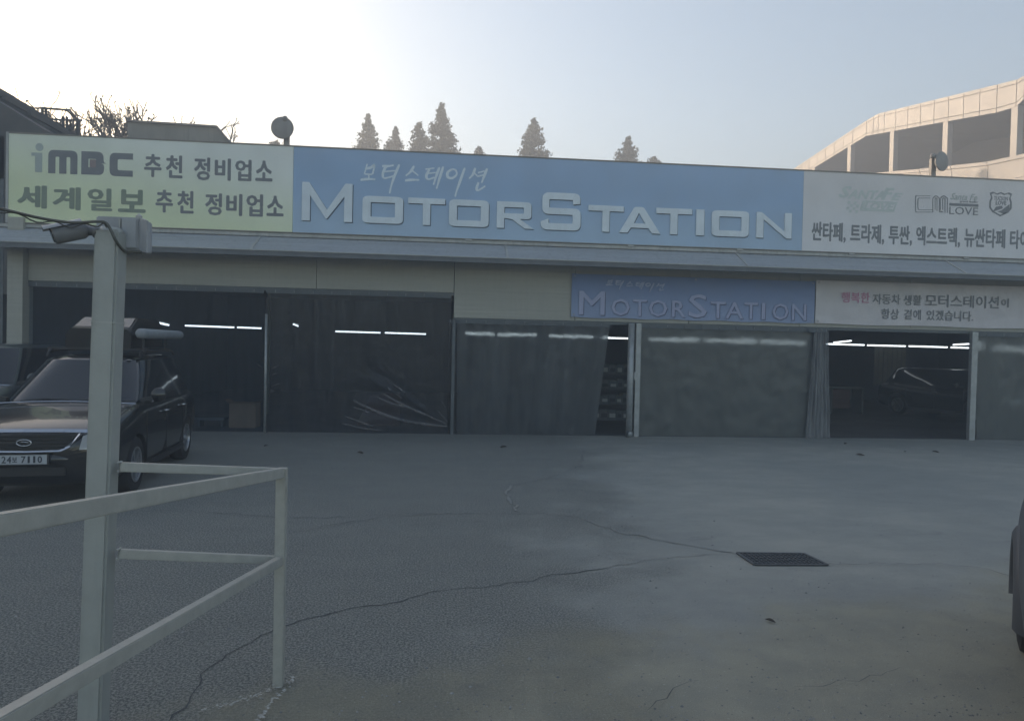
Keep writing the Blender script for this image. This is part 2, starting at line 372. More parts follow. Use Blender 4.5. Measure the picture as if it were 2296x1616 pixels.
part(MB().add([(XL-.3, YE+.03, zE-.09), (XR, YE+.03, zE-.09), (XR, FAC-.001, zE-.02), (XL-.3, FAC-.001, zE-.02)], [(0,1,2,3)]), 'soffit', mat('soffit_board', (.16, .155, .14), .8, var=.2, vscale=1))
part(MB().box((XL-.3, FAC-.09, ZS0-.1), (XR, FAC-.015, ZS0-.025)), 'gutter', M_gutter)
for px in (1050, 1412, 1655, 1905, 2160):
    q = at(px, 540).x
    part(MB().box((q-.07, FAC-.12, ZS0-.05), (q+.07, FAC-.01, ZS0-.012)), 'sign_bracket', M_gutter)

# posts
def post(x0, x1, y=FAC-.05, nm='steel_post', r=None, lab=''):
    c = at((x0+x1)/2, 850, y); w = (at(x1, 850, y).x-at(x0, 850, y).x)
    o = empty(nm, (c.x, y, 0)); tag(o, lab, 'post')
    if r: MB().tube([(c.x, y, .0), (c.x, y, ZR-.03)], w/2, 14).build('shaft', M_steel, o, smooth=True)
    else: MB().box((c.x-w/2, y-.05, 0), (c.x+w/2, y+.05, ZR-.03)).build('shaft', M_steel, o)
    return o
p1 = post(1406, 1420, FAC-.12, 'drain_pipe', True, 'round grey pipe beside the gap in front of the parts shelf')
MB().lathe([(.085, 0), (.085, .08), (.06, .08), (.06, 0)], (p1.location.x-.005, FAC-.27, .085), (0, 1, 0), 16).build('outlet_ring', M_steel, p1)
MB().tube([(p1.location.x, FAC-.12, .1), (p1.location.x, FAC-.2, .085), (p1.location.x, FAC-.26, .085)], .065, 12).build('elbow', M_steel, p1, smooth=True)
p2 = post(1423, 1434, FAC-.05, 'steel_post', None, 'square steel door post right of the round grey pipe')
MB().box((p2.location.x-.09, FAC-.13, 1.32), (p2.location.x-.02, FAC-.04, 1.5)).build('latch_box', M_steel, p2)
post(2174, 2187, FAC-.05, 'steel_post', None, 'square steel door post right of the open bay')
post(592, 598, FAC+.0, 'curtain_pole', True, 'thin grey pole between the two clear curtains')
pd_ = post(1012, 1019, FAC+.0, 'steel_post', None, 'dark steel post where the tall opening meets the low one'); pd_.children[0].data.materials[0] = M_frame

# ------------------------------------------------------------------ curve / lettering tools
def curve_mesh(splines, depth=.01, bevel=0):
    """splines: list of closed 2d polygons (x, z); filled with holes; extruded"""
    cu = bpy.data.curves.new('tmp', 'CURVE'); cu.dimensions = '2D'; cu.fill_mode = 'BOTH'; cu.extrude = depth/2; cu.bevel_depth = bevel
    for s in splines:
        sp_ = cu.splines.new('POLY'); sp_.points.add(len(s)-1); sp_.use_cyclic_u = True
        for i, p in enumerate(s): sp_.points[i].co = (p[0], p[1], 0, 1)
    o = bpy.data.objects.new('tmp', cu); me = bpy.data.meshes.new_from_object(o)
    r = ([v.co.copy() for v in me.vertices], [tuple(p.vertices) for p in me.polygons])
    bpy.data.objects.remove(o); bpy.data.curves.remove(cu); bpy.data.meshes.remove(me); return r
_gc = {}
def embolden(vs, fs, d):                    # thicker strokes: the same glyph laid over itself with small shifts
    if d <= 0: return vs, fs
    V, F = [], []
    for i, (a, b) in enumerate(((0, 0), (-d, 0), (d, 0), (0, -d*.7), (0, d*.7), (-d*.7, d*.5), (d*.7, -d*.5), (d*.7, d*.5), (-d*.7, -d*.5))):
        n = len(V); V += [Vector((v.x+a, v.y+b, v.z*(1-.06*i))) for v in vs]; F += [tuple(k+n for k in f) for f in fs]
    return V, F
def glyph(ch, bold=0.0):
    k = (ch, bold)
    if k not in _gc:
        cu = bpy.data.curves.new('tmp', 'FONT'); cu.body = ch; cu.size = 1; cu.extrude = .5; cu.resolution_u = 2
        o = bpy.data.objects.new('tmp', cu); me = bpy.data.meshes.new_from_object(o)
        _gc[k] = embolden([v.co.copy() for v in me.vertices], [tuple(p.vertices) for p in me.polygons], bold)
        bpy.data.objects.remove(o); bpy.data.curves.remove(cu); bpy.data.meshes.remove(me)
    return _gc[k]
def rpoly(pts, n=5):                       # pts: (x, y) or (x, y, radius)
    out = []; N_ = len(pts)
    for i, p in enumerate(pts):
        r = p[2] if len(p) > 2 else 0; v = Vector(p[:2])
        if r <= 0: out.append(tuple(v)); continue
        a = (Vector(pts[i-1][:2])-v).normalized(); b = (Vector(pts[(i+1) % N_][:2])-v).normalized()
        for k in range(n+1):
            t = k/n; p0 = v+a*r; p2 = v+b*r; out.append(tuple(p0*(1-t)**2+v*2*t*(1-t)+p2*t*t))
    return out
def place(geo, box, y, depth, ref=None, shear=0):  # map glyph geometry into a world box (x0, x1, z0, z1) at plane y
    vs, fs = geo
    if ref is None: ref = (min(v.x for v in vs), max(v.x for v in vs), min(v.y for v in vs), max(v.y for v in vs))
    zs = max(abs(v.z) for v in vs) or 1
    sx = (box[1]-box[0])/(ref[1]-ref[0]); sz = (box[3]-box[2])/(ref[3]-ref[2])
    return [(box[0]+(v.x-ref[0])*sx+shear*(v.y-ref[2])*sz, y-v.z/zs*depth/2, box[2]+(v.y-ref[2])*sz) for v in vs], fs
def letter(geo, pb, plane, parent, mt, depth=.006, ref=None, name='letter', shadow=None, shear=0, boxw=None):
    """pb: pixel box x0, y0, x1, y1 on the sign plane"""
    if boxw is None:
        xa, xb = at(pb[0], (pb[1]+pb[3])/2, plane).x, at(pb[2], (pb[1]+pb[3])/2, plane).x; xm = (pb[0]+pb[2])/2
        boxw = (xa, xb, at(xm, pb[3], plane).z, at(xm, pb[1], plane).z)
    mb = MB(); v, f = place(geo, boxw, plane-depth/2, depth, ref, shear); mb.add(v, f)
    if shadow:
        mb.cur = 1; d, s = shadow; b2 = (boxw[0]+s, boxw[1]+s, boxw[2]-s, boxw[3]-s)
        v, f = place(geo, b2, plane-.002, .003, ref, shear); mb.add(v, f)
        return mb.build(name, [mt, d], parent)
    return mb.build(name, mt, parent)
def hangul_line(text, pb, plane, parent, mt, bold=.03, depth=.004, name='letter', slope=None, colour=None):
    """text set into pixel box: x0, ytop at x0, x1, ytop at x1, pixel height"""
    x0, y0, x1, y1, hgt = pb
    adv = [{' ': .42, ',': .3, '.': .3}.get(c, .92) for c in text]; tot = sum(adv)-.04; x = 0
    A = at(x0, y0, plane); B = at(x1, y1, plane); zt = A.z; hz = at(x0, y0, plane).z-at(x0, y0+hgt, plane).z
    em = (B.x-A.x)/tot; ez = hz/.93
    for i, c in enumerate(text):
        if c != ' ':
            zt_ = A.z+(B.z-A.z)*(x/tot)
            bx = (A.x+x*em, A.x+(x+.92)*em, zt_-hz, zt_-hz+ez)
            letter(glyph(c, bold), None, plane, parent, colour(i) if colour else mt, depth, ref=(0, .92, -.085, .915), name=name, boxw=bx)
        x += adv[i]
def hangul_cells(text, cells, plane, parent, mt, bold=.035, crop=(0, 202.9, .2945), name='letter'):
    for c, (a, b_, t, bo) in zip(text, cells):
        ox, oy, s = crop
        letter(glyph(c, bold), (ox+a*s, oy+t*s, ox+b_*s, oy+bo*s), plane, parent, mt, .005, name=name)
def stroke_geo(lines, w):                     # brush strokes as flat rounded ribbons: returns polygons
    out = []
    for L_ in lines:
        P = [Vector(p) for p in L_]
        if len(P) > 2:                        # smooth
            Q = []
            for i in range(len(P)-1):
                p0 = P[max(0, i-1)]; p1_ = P[i]; p2_ = P[i+1]; p3 = P[min(len(P)-1, i+2)]
                for k in range(6):
                    t = k/6; Q.append(.5*((2*p1_)+(-p0+p2_)*t+(2*p0-5*p1_+4*p2_-p3)*t*t+(-p0+3*p1_-3*p2_+p3)*t**3))
            Q.append(P[-1]); P = Q
        l, r = [], []
        n = len(P)
        for i, p in enumerate(P):
            d = P[min(i+1, n-1)]-P[max(i-1, 0)]; d.normalize(); q = Vector((-d.y, d.x))
            t = i/(n-1); ww = w*(.72+.38*sin(pi*min(1, t*1.3+.1)))/2*(1 if 0 < i < n-1 else .75)
            l.append(p+q*ww); r.append(p-q*ww)
        out.append((l, r))
    return out
def strokes(lines, w, crop, plane, parent, mt, name='letter', depth=.004):
    ox, oy, s = crop; mb = MB()
    for si, (l, r) in enumerate(stroke_geo(lines, w)):
        n = len(l); depth += .0006; vs = [at(ox+p[0]*s, oy+p[1]*s, plane) for p in l+r]
        vs2 = [v+Vector((0, -depth, 0)) for v in vs]
        fs = []
        for i in range(n-1): fs += [(2*n+i, 2*n+i+1, 3*n+i+1, 3*n+i), (i, i+1, 2*n+i+1, 2*n+i), (n+i, n+i+1, 3*n+i+1, 3*n+i)]
        mb.add(vs+vs2, fs)
    return mb.build(name, mt, parent)

# ------------------------------------------------------------------ the three big fascia signs
PS = FAC-.10                                    # face plane of the sign boards
xs0, xs1, xs2 = at(19, 400, PS).x, at(657, 430, PS).x, at(1800, 480, PS).x
zb, zt_ = at(1000, 533, PS).z, at(1000, 345.5, PS).z
def board(name, x0, x1, m_, lab, thick=.22):
    o = empty(name, ((x0+x1)/2, PS, zb)); tag(o, lab, 'sign')
    MB().box((x0+.003, PS, zb), (x1-.003, PS+thick, zt_)).build('face', m_, o)
    MB().box((x0+.003, PS-.012, zt_+.001), (x1-.003, PS+thick, zt_+.03)).build('edge_trim', mat('sign_edge', (.22, .2, .17), .5, var=.2), o)
    MB().box((x0+.003, PS-.012, zb-.022), (x1-.003, PS+thick, zb-.001)).build('edge_trim', mat('sign_edge', (.22, .2, .17), .5), o)
    return o
Mg1 = print_gradient('left_sign_print', (.72, .78, .50), (.80, .82, .77), 3.2, 5.6, (.22, 0, 1.05))
Mg2 = print_gradient('blue_sign_print', (.40, .53, .68), (.31, .45, .65), zb, zb+1.3, (0, 0, 1))
Mg3 = print_gradient('right_sign_print', (.74, .73, .74), (.70, .67, .66), zb, zt_, (0, 0, 1))
s1 = board('left_sign', xs0, xs1, Mg1, 'pale yellow-green fascia sign with dark Korean lettering at the left end of the garage'); s1.name = 'fascia_sign'
s2 = board('fascia_sign', xs1, xs2, Mg2, 'long blue fascia sign with raised white MOTORSTATION letters')
s3 = board('fascia_sign', xs2, XR, Mg3, 'off-white fascia sign with club logos and a row of Korean car names')
MB().box((xs0-.05, PS-.01, zb-.02), (xs0, PS+.22, zt_+.03)).build('end_cap', M_gutter, s1)
PL = PS-.0005
C1 = (0, 202.9, .2945)
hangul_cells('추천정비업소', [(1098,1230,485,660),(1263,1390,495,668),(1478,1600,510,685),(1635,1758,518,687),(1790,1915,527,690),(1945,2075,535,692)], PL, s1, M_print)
hangul_cells('세계일보', [(130,358,722,897),(400,615,735,910),(665,855,745,918),(900,1110,755,930)], PL, s1, M_green, bold=.04)
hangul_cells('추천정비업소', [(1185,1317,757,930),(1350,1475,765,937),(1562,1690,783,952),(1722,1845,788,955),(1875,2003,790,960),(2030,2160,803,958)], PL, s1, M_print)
def flat(polys, pb, parent, mt, crop=C1, depth=.005, plane=PL, ref=None, shadow=None, name='letter', shear=0):
    ox, oy, s = crop; g = curve_mesh(polys, .01)
    return letter(g, (ox+pb[0]*s, oy+pb[1]*s, ox+pb[2]*s, oy+pb[3]*s), plane, parent, mt, depth, ref=ref, name=name, shadow=shadow, shear=shear)
circ = [(cos(a*pi/12)*30+300, -432+sin(a*pi/12)*30) for a in range(24)]
flat([circ, [(240,-475),(322,-475),(322,-622),(268,-622),(268,-500),(240,-500)]], (240,402,330,622), s1, M_pale)
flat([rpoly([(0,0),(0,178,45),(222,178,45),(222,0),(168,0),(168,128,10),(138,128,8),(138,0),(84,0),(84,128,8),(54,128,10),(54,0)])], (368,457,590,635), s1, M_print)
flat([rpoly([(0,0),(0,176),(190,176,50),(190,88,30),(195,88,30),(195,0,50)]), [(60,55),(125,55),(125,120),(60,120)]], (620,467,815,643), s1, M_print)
flat([[(0,0),(65,0),(65,62),(0,62)]], (683,527,745,592), s1, M_brick, depth=.003)
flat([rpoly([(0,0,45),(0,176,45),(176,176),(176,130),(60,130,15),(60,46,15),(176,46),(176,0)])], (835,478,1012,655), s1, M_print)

# raised wide letters of the blue sign
def L_M(t=.16): return [[(0,0),(0,1),(.14,1),(.5,.30),(.86,1),(1,1),(1,0),(1-t,0),(1-t,.66),(.5,.1-.03),(.48,.07),(t,.66),(t,0)]]
def L_O(): return [rpoly([(0,0,.16),(0,1,.16),(1,1,.16),(1,0,.16)]), rpoly([(.2,.23,.02),(.8,.23,.02),(.8,.77,.02),(.2,.77,.02)])]
def L_T(): return [[(0,1),(1,1),(1,.79),(.6,.79),(.6,0),(.4,0),(.4,.79),(0,.79)]]
def L_R(): return [rpoly([(0,0),(0,1),(.93,1,.15),(.93,.36,.13),(.62,.36),(1,0),(.76,0),(.42,.34),(.2,.38),(.2,0)]), rpoly([(.2,.56),(.73,.56,.04),(.73,.79,.04),(.2,.79)])]
def L_S(): return [rpoly([(0,.22),(0,0,.17),(1,0,.17),(1,.59,.17),(.2,.59,.03),(.2,.82,.03),(.8,.82,.02),(.8,.70),(.98,.72),(.98,1,.17),(.03,1,.17),(.03,.42,.17),(.8,.42,.04),(.8,.18,.04),(.19,.18,.02),(.19,.30)])]
def L_A(): return [rpoly([(0,0),(.36,1,.06),(.58,1,.06),(1,0),(.8,0),(.71,.2),(.28,.2),(.2,0)]), [(.35,.37),(.63,.37),(.47,.78)]]
def L_I(): return [[(0,0),(1,0),(1,1),(0,1)]]
def L_N(): return [[(0,0),(0,1),(.14,1),(.8,.27),(.8,1),(1,1),(1,0),(.86,0),(.2,.72),(.2,0)]]
zA, zB_, zC = at(735, 492, PL).z, at(735, 409.5, PL).z, at(860, 444.5, PL).z
zA = (at(860, 500.5, PL).z+at(1736, 535.5, PL).z)/2; zC = (at(860, 443.5, PL).z+at(1736, 475, PL).z)/2
zB_ = (at(735, 409.5, PL).z+at(1258, 434.5, PL).z)/2
for g, a, b_, big in ((L_M,677,790,1),(L_O,813,904,0),(L_T,915,998,0),(L_O,1007,1096,0),(L_R,1114,1197,0),(L_S,1213,1302,1),(L_T,1319,1398,0),(L_A,1389,1481,0),(L_T,1471,1551,0),(L_I,1561,1579,0),(L_O,1596,1679,0),(L_N,1696,1775,0)):
    xa, xb = at(a, 470, PL).x, at(b_, 470, PL).x
    lt = letter(curve_mesh(g(), .01), None, PL, s2, M_letter, .03, name='letter', shadow=(M_lshadow, .018), boxw=(xa, xb, zA, zB_ if big else zC))
C2 = (638.6, 202.9, .2945)
SCRIPT = [[[(628,560),(605,640)], [(610,598),(655,588),(682,570),(668,640)], [(612,638),(665,640)], [(640,640),(640,675)], [(575,682),(632,676),(690,678)]],
 [[(740,577),(785,578),(830,570)], [(775,575),(750,620),(755,668),(835,650)], [(752,620),(840,612)], [(872,565),(838,645),(812,720),(798,785)]],
 [[(985,575),(955,622),(920,650)], [(965,607),(1018,650)], [(915,687),(970,681),(1025,683)]],
 [[(1070,600),(1140,592)], [(1102,600),(1077,650),(1092,677),(1140,662)], [(1080,634),(1160,625)], [(1178,585),(1150,660),(1132,720)], [(1206,580),(1175,680),(1155,750)]],
 [[(1275,600),(1240,625),(1242,660),(1275,668),(1308,640),(1300,608),(1272,600)], [(1370,590),(1335,690),(1310,760),(1296,810)]],
 [[(1450,590),(1432,640),(1402,672)], [(1438,625),(1472,658)], [(1470,628),(1520,615)], [(1470,655),(1512,645)], [(1540,595),(1515,660),(1498,705)], [(1475,700),(1460,748),(1475,760),(1527,728)]]]
for ch in SCRIPT: strokes(ch, 19, C2, PL, s2, M_script)

# right sign
C4 = (1695, 150.3, .3254)
for txt, x0, x1, y0, y1 in (('싼타페,',385,625,1065,1077),('트라제,',650,890,1078,1090),('투싼,',915,1082,1090,1098),('엑스트렉,',1103,1413,1096,1110),('뉴싼타페',1437,1722,1108,1120),('타이',1748,1885,1122,1128)):
    ox, oy, s = C4
    hangul_line(txt, (ox+x0*s, oy+y0*s, ox+x1*s, oy+y1*s, 42), PL, s3, M_print, bold=.035)
_lk = [0]
def latin(text, pb, parent, mt, plane=PL, crop=C4, bold=.02, shear=0, name='lettering', depth=.004, small=False):
    """latin word fitted in a pixel box, one mesh"""
    _lk[0] += 1; plane -= .0005*(_lk[0] % 9); ox, oy, s = crop; cu = bpy.data.curves.new('tmp', 'FONT'); cu.body = text; cu.size = 1; cu.extrude = .5; cu.resolution_u = 2; cu.shear = shear
    o = bpy.data.objects.new('tmp', cu); me = bpy.data.meshes.new_from_object(o)
    g = embolden([v.co.copy() for v in me.vertices], [tuple(p.vertices) for p in me.polygons], bold)
    return letter(g, (ox+pb[0]*s, oy+pb[1]*s, ox+pb[2]*s, oy+pb[3]*s), plane, parent, mt, depth, name=name)
M_palegreen = mat('faded_green_print', (.56, .60, .57), .55, var=.08)
latin('S', (570,820,660,902), s3, M_palegreen, bold=.05, shear=.35); latin('ANTA', (632,848,885,912), s3, M_palegreen, bold=.05, shear=.35)
latin('F', (862,833,955,915), s3, M_palegreen, bold=.05, shear=.35); latin('E', (928,868,1012,920), s3, M_palegreen, bold=.05, shear=.35)
flat([[(0,0),(240,0),(265,70),(20,70)], [(25,14),(38,58),(250,58),(232,14)]], (715,925,975,995), s3, M_palegreen, crop=C4, name='logo_panel')
latin('LOVE', (740,935,955,985), s3, M_palegreen, bold=.05, shear=.3)
for i in range(4):
    for j in range(4):
        if (i+j) % 2 == 0: flat([[(0,0),(17,0),(21,17),(4,17)]], (618+i*21+j*-4+12, 925+j*19+i*2, 640+i*21+j*-4+12, 943+j*19+i*2), s3, M_palegreen, crop=C4, name='logo_check')
def outline(pts, w, closed=False):
    P = pts+[pts[0]] if closed else pts; return [P]
for off in (0, 16):
    o_ = off
    strokes([[(1200,888+o_),(1110+o_,888+o_)], [(1110+o_,888+o_),(1100+o_,897+o_),(1100+o_,990-o_),(1110+o_,1000-o_)], [(1110+o_,1000-o_),(1218-o_*.2,1000-o_)],
             [(1218+o_,1000-o_),(1218+o_,905)], [(1218+o_,905),(1240,889+o_),(1263-o_,905)], [(1263-o_,905),(1263-o_,1000-o_*.5)], [(1263+o_*.3,1000-o_*.5),(1290,1000)], [(1270+o_,985),(1270+o_,905)], [(1270+o_,905),(1292,889+o_),(1320-o_,905)], [(1318-o_,905),(1318-o_,1005)]], 6, C4, PL, s3, M_print, 'logo_line')
flat([[(0,0),(200,0),(200,18),(0,18)]], (1332,942,1532,960), s3, M_print, crop=C4, name='logo_bar')
latin('LOVE', (1332,966,1530,1018), s3, M_print, bold=.0); latin('Santa Fe', (1340,872,1525,918), s3, M_pale, bold=0, shear=.4)
latin('grand leader', (1405,922,1530,938), s3, M_print, bold=0)
sh = [(0,0),(22,-10),(48,2),(75,-10),(100,2),(128,-10),(150,0),(140,30),(150,60),(150,105),(130,135),(75,165),(20,135),(0,105),(0,60),(10,30)]
inn = [(75+(x-75)*.86, 76+(y-76)*.88) for x, y in sh]
flat([[(x, -y) for x, y in sh], [(x, -y) for x, y in inn]], (1608,862,1762,1030), s3, M_print, crop=C4, name='shield_logo')
latin('TUCSON', (1640,892,1735,920), s3, M_print, bold=.01); latin('LOVE', (1652,922,1725,952), s3, M_print, bold=.03)
flat([[(0,0),(40,60),(110,75),(120,45)], ], (1630,955,1700,1000), s3, M_print, crop=C4, name='shield_stripe')
flat([[(0,0),(30,10),(90,60),(95,30),(60,-20)], ], (1665,945,1748,1015), s3, M_print, crop=C4, name='shield_stripe')

# ------------------------------------------------------------------ banners
PB = FAC-.03
def banner(name, x0, x1, z0, z1, mt, lab, amp=.012):
    o = empty(name, ((x0+x1)/2, PB, z0)); tag(o, lab, 'banner')
    def fn(u, v):
        w = amp*mnoise.noise(Vector((u*7+x0, v*2.2, 3)))+amp*.5*mnoise.noise(Vector((u*16+v*7, v*5, 9)))
        sag = -.02*sin(u*pi*5)**2*(1-v)+.012*sin(u*pi*5)**2*0
        return Vector((x0+(x1-x0)*u, PB-.004-amp*.9+w, z0+(z1-z0)*v+sag))
    mb = MB(); mb.grid(fn, 70, 14); c = mb.build('cloth', mt, o, smooth=True)
    for px in (x0+.06, (x0+x1)/2, x1-.06):
        for pz in (z0+.05, z1-.05): MB().lathe([(.012,0),(.016,.004),(.022,.004),(.022,0)], (px, PB-.03, pz), (0,-1,0), 10).build('eyelet', M_gutter, o)
    return o, fn
bx0, bx1 = at(1281, 670, PB).x, at(1826, 680, PB).x
bz0, bz1 = at(1550, 717, PB).z, at(1550, 622, PB).z
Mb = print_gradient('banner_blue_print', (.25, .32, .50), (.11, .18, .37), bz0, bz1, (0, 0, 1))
Mw = mat('banner_white', (.62, .59, .60), .6, var=.1, vscale=2)
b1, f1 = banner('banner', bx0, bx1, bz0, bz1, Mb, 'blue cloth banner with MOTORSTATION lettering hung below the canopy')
b2, f2 = banner('banner', bx1+.02, XR, bz0-.0, bz1+.03, Mw, 'off-white cloth banner with pink and dark Korean slogan right of the blue banner', .02)
PT = PB-.034
C5 = (1803, 586, .21466)
def slog(i): return M_pink if i < 3 else M_print
def hline5(text, x0, x1, y0, y1, h, **k):
    ox, oy, s = C5; hangul_line(text, (ox+x0*s, oy+y0*s, ox+x1*s, oy+y1*s, h*s), PT, b2, M_print, bold=.015, **k)
hline5('행복한', 388, 685, 318, 325, 112, colour=lambda i: M_pink)
hline5('자동차', 715, 1005, 337, 345, 108)
hline5('생활', 1035, 1228, 350, 352, 108)
hline5('모터스테이션', 1262, 2045, 342, 365, 130)
hline5('이', 2052, 2148, 388, 390, 90)
hline5('항상 곁에 있겠습니다.', 803, 1775, 492, 522, 108)
# small-cap word on the blue banner
zc0 = (at(1330, 706, PT).z+at(1790, 718, PT).z)/2; zc1 = (at(1400, 671, PT).z+at(1790, 681, PT).z)/2; zc2 = (at(1320, 652, PT).z+at(1568, 661, PT).z)/2
LS = [('M',1298,1356,1),('O',1371,1412,0),('T',1419,1450,0),('O',1455,1496,0),('R',1507,1537,0),('S',1544,1585,1),('T',1593,1627,0),('A',1627,1667,0),('T',1669,1699,0),('I',1708,1716,0),('O',1732,1768,0),('N',1776,1808,0)]
for c, a, b_, big in LS:
    xa, xb = at(a, 690, PT).x, at(b_, 690, PT).x
    letter(glyph(c, .008), None, PT, b1, mat('banner_letter', (.36, .39, .55), .6), .004, shadow=(mat('banner_letter_shadow', (.05, .055, .12), .6), .014), boxw=(xa, xb, zc0, zc2 if big else zc1))
C3s = (1358-560*.21, 625-560*.162, 1)
for ch in SCRIPT:
    ch2 = [[(1358+(x-575)*.1365, 627+(y-560)*.095+(x-575)*.006) for x, y in L_] for L_ in ch]
    strokes(ch2, 3.0, (0, 0, 1), PT, b1, mat('banner_script', (.36, .40, .54), .6))

# ------------------------------------------------------------------ curtains
V_clear = vinyl('clear_vinyl', (.05, .075, .105), .22, .16, 3, .5)
V_crease = vinyl('creased_vinyl', (.075, .085, .10), .34, .24, 3, .4)
V_fold = vinyl('clear_vinyl_fold', (.11, .11, .115), .35, .2, 3, .5)
V_frost = vinyl('frosted_vinyl', (.085, .10, .115), .62, .32, 1.2, .3, .36)
V_frost2 = vinyl('frosted_vinyl_pale', (.15, .165, .165), .62, .32, 1.2, .1, .42)
V_bunch = vinyl('gathered_vinyl', (.24, .25, .26), .8, .35, 5, .3)
def curtain(lab, tl, tr, br, bl, mt, fold=.03, nf=9, y=FAC+.1, pucker=None, crumple=.012, seed=0, edge=True, topz=None, nu=90, nv=34):
    P = [at(*tl, y), at(*tr, y), at(*br, y), at(*bl, y)]
    if topz: P[0].z = P[1].z = topz
    P[2].z = max(.012, P[2].z) if P[2].z < .3 else P[2].z; P[3].z = max(.012, P[3].z) if P[3].z < .3 else P[3].z
    P[2].z = P[3].z = .012
    o = empty('vinyl_curtain', ((P[2].x+P[3].x)/2, y, 0)); tag(o, lab, 'curtain')
    def fn(u, v):
        a = P[3].lerp(P[2], u); b = P[0].lerp(P[1], u); q = a.lerp(b, v)
        w = fold*sin(u*nf*2*pi+seed+1.5*mnoise.noise(Vector((u*3, v, seed))))*(.35+.65*abs(mnoise.noise(Vector((u*2.3, 0, seed)))))
        w += crumple*mnoise.noise(Vector((u*10, v*8, seed)))+crumple*.6*mnoise.noise(Vector((u*26+v*4, v*20, seed+3)))
        if pucker:
            for (cu_, cv, str_, a0, a1, rad) in pucker:
                dx, dz = (u-cu_)*(P[2].x-P[3].x), (v-cv)*P[0].z; r = math.hypot(dx, dz); an = math.atan2(dz, dx)
                if a0 < an < a1 and r < rad:
                    win = sin(pi*(an-a0)/(a1-a0)); w += str_*win*(sin(an*26+1.2*sin(r*2))**3)*sin(pi*min(1, (r+.05)/rad))
        return q+Vector((0, w, 0))
    MB().grid(fn, nu, nv).build('sheet', mt, o, smooth=True, fix=False)
    # top hem with hanging rings
    A, B = P[0], P[1]
    MB().box((min(A.x, P[3].x), y-.035, A.z-.09), (B.x, y-.028, A.z-.01)).build('hem', M_frame if False else mat('hem_tape', (.085, .10, .115), .5), o)
    n = max(3, int((B.x-A.x)/.4))
    for k in range(n):
        x = A.x+(B.x-A.x)*(k+.5)/n; MB().lathe([(.018,0),(.025,.005),(.032,0),(.025,-.005),(.018,0)], (x, y-.04, A.z-.04), (1,0,0), 8).build('ring', M_steel, o)
    return o
curtain('large clear vinyl curtain behind the black car, left of the thin pole', (62,640), (593,650), (593,967), (62,960), V_clear, .012, 14, FAC+.06, topz=ZL-.04, seed=1, crumple=.008)
curtain('clear vinyl curtain with fan-shaped creases at its lower right corner', (598,650), (1012,660), (1004,971), (598,967), V_crease, .012, 9, FAC+.06, topz=ZL-.04, seed=2, nu=180, nv=90,
        pucker=[(1.0, .06, .10, radians(135), radians(183), 2.4), (.01, .62, .03, radians(-60), radians(60), .5)], crumple=.01)
curtain('dark frosted vinyl curtain left of the open gap with the parts shelf', (1024,712), (1368,722), (1334,970), (1024,972), V_frost, .03, 11, FAC+.07, topz=ZR-.04, seed=3)
curtain('pale frosted vinyl curtain between the steel posts and the gathered curtain', (1436,724), (1822,732), (1814,975), (1432,974), V_frost2, .014, 8, FAC+.06, topz=ZR-.04, seed=4, crumple=.018)
curtain('gathered bundle of vinyl curtain hanging at the left side of the open bay', (1826,732), (1856,732), (1860,980), (1805,980), V_bunch, .05, 6, FAC-.02, topz=ZR-.04, seed=5, crumple=.03)
curtain('frosted vinyl curtain at the right edge right of the open bay', (2189,744), (2420,752), (2420,992), (2189,986), V_frost2, .018, 5, FAC+.06, topz=ZR-.04, seed=6, crumple=.015)
curtain('narrow dark vinyl strip between the clear creased curtain and the dark frosted one', (1006,706), (1030,708), (1040,972), (1008,972), V_fold, .02, 3, FAC+.11, topz=ZR-.04, seed=7, nu=24)

# glossy folds pulled tight towards the tied lower corner of the creased curtain
cre = [o for o in bpy.data.objects if o.get('label', '').startswith('clear vinyl curtain with fan')][0]
V_ridge = vinyl('vinyl_fold_gloss', (.26, .24, .235), .5, .3, 3, .25)
def ridge(pts, w, h=.035, y=FAC+.045):
    P = []
    Q0 = [Vector((300.5+p[0]*.4355*.7513, 601+p[1]*.4355*.7513, 0)) for p in pts]
    for i in range(len(Q0)-1):
        p0 = Q0[max(0, i-1)]; a = Q0[i]; b = Q0[i+1]; p3 = Q0[min(len(Q0)-1, i+2)]
        for k in range(6): t = k/6; P.append(.5*((2*a)+(-p0+b)*t+(2*p0-5*a+4*b-p3)*t*t+(-p0+3*a-3*b+p3)*t**3))
    P.append(Q0[-1]); P = [at(p.x, p.y, y) for p in P]; vs = []; n = len(P)
    for i, p in enumerate(P):
        d = (P[min(i+1, n-1)]-P[max(i-1, 0)]).normalized(); q = Vector((-d.z, 0, d.x)); t = i/(n-1); ww = w*(.25+.75*sin(pi*min(1, .15+t*.75)))*(.85+.3*mnoise.noise(p*9))
        hh = h*sin(pi*min(1, .12+t*.8))
        vs += [p+q*ww*.5, p+q*ww*.15+Vector((0, -hh, 0)), p-q*ww*.2+Vector((0, -hh*.8, 0)), p-q*ww*.5]
    MB().add(vs, [(i*4+k, i*4+k+1, i*4+4+k+1, i*4+4+k) for i in range(n-1) for k in range(3)]).build('fold', V_ridge, cre, smooth=True)
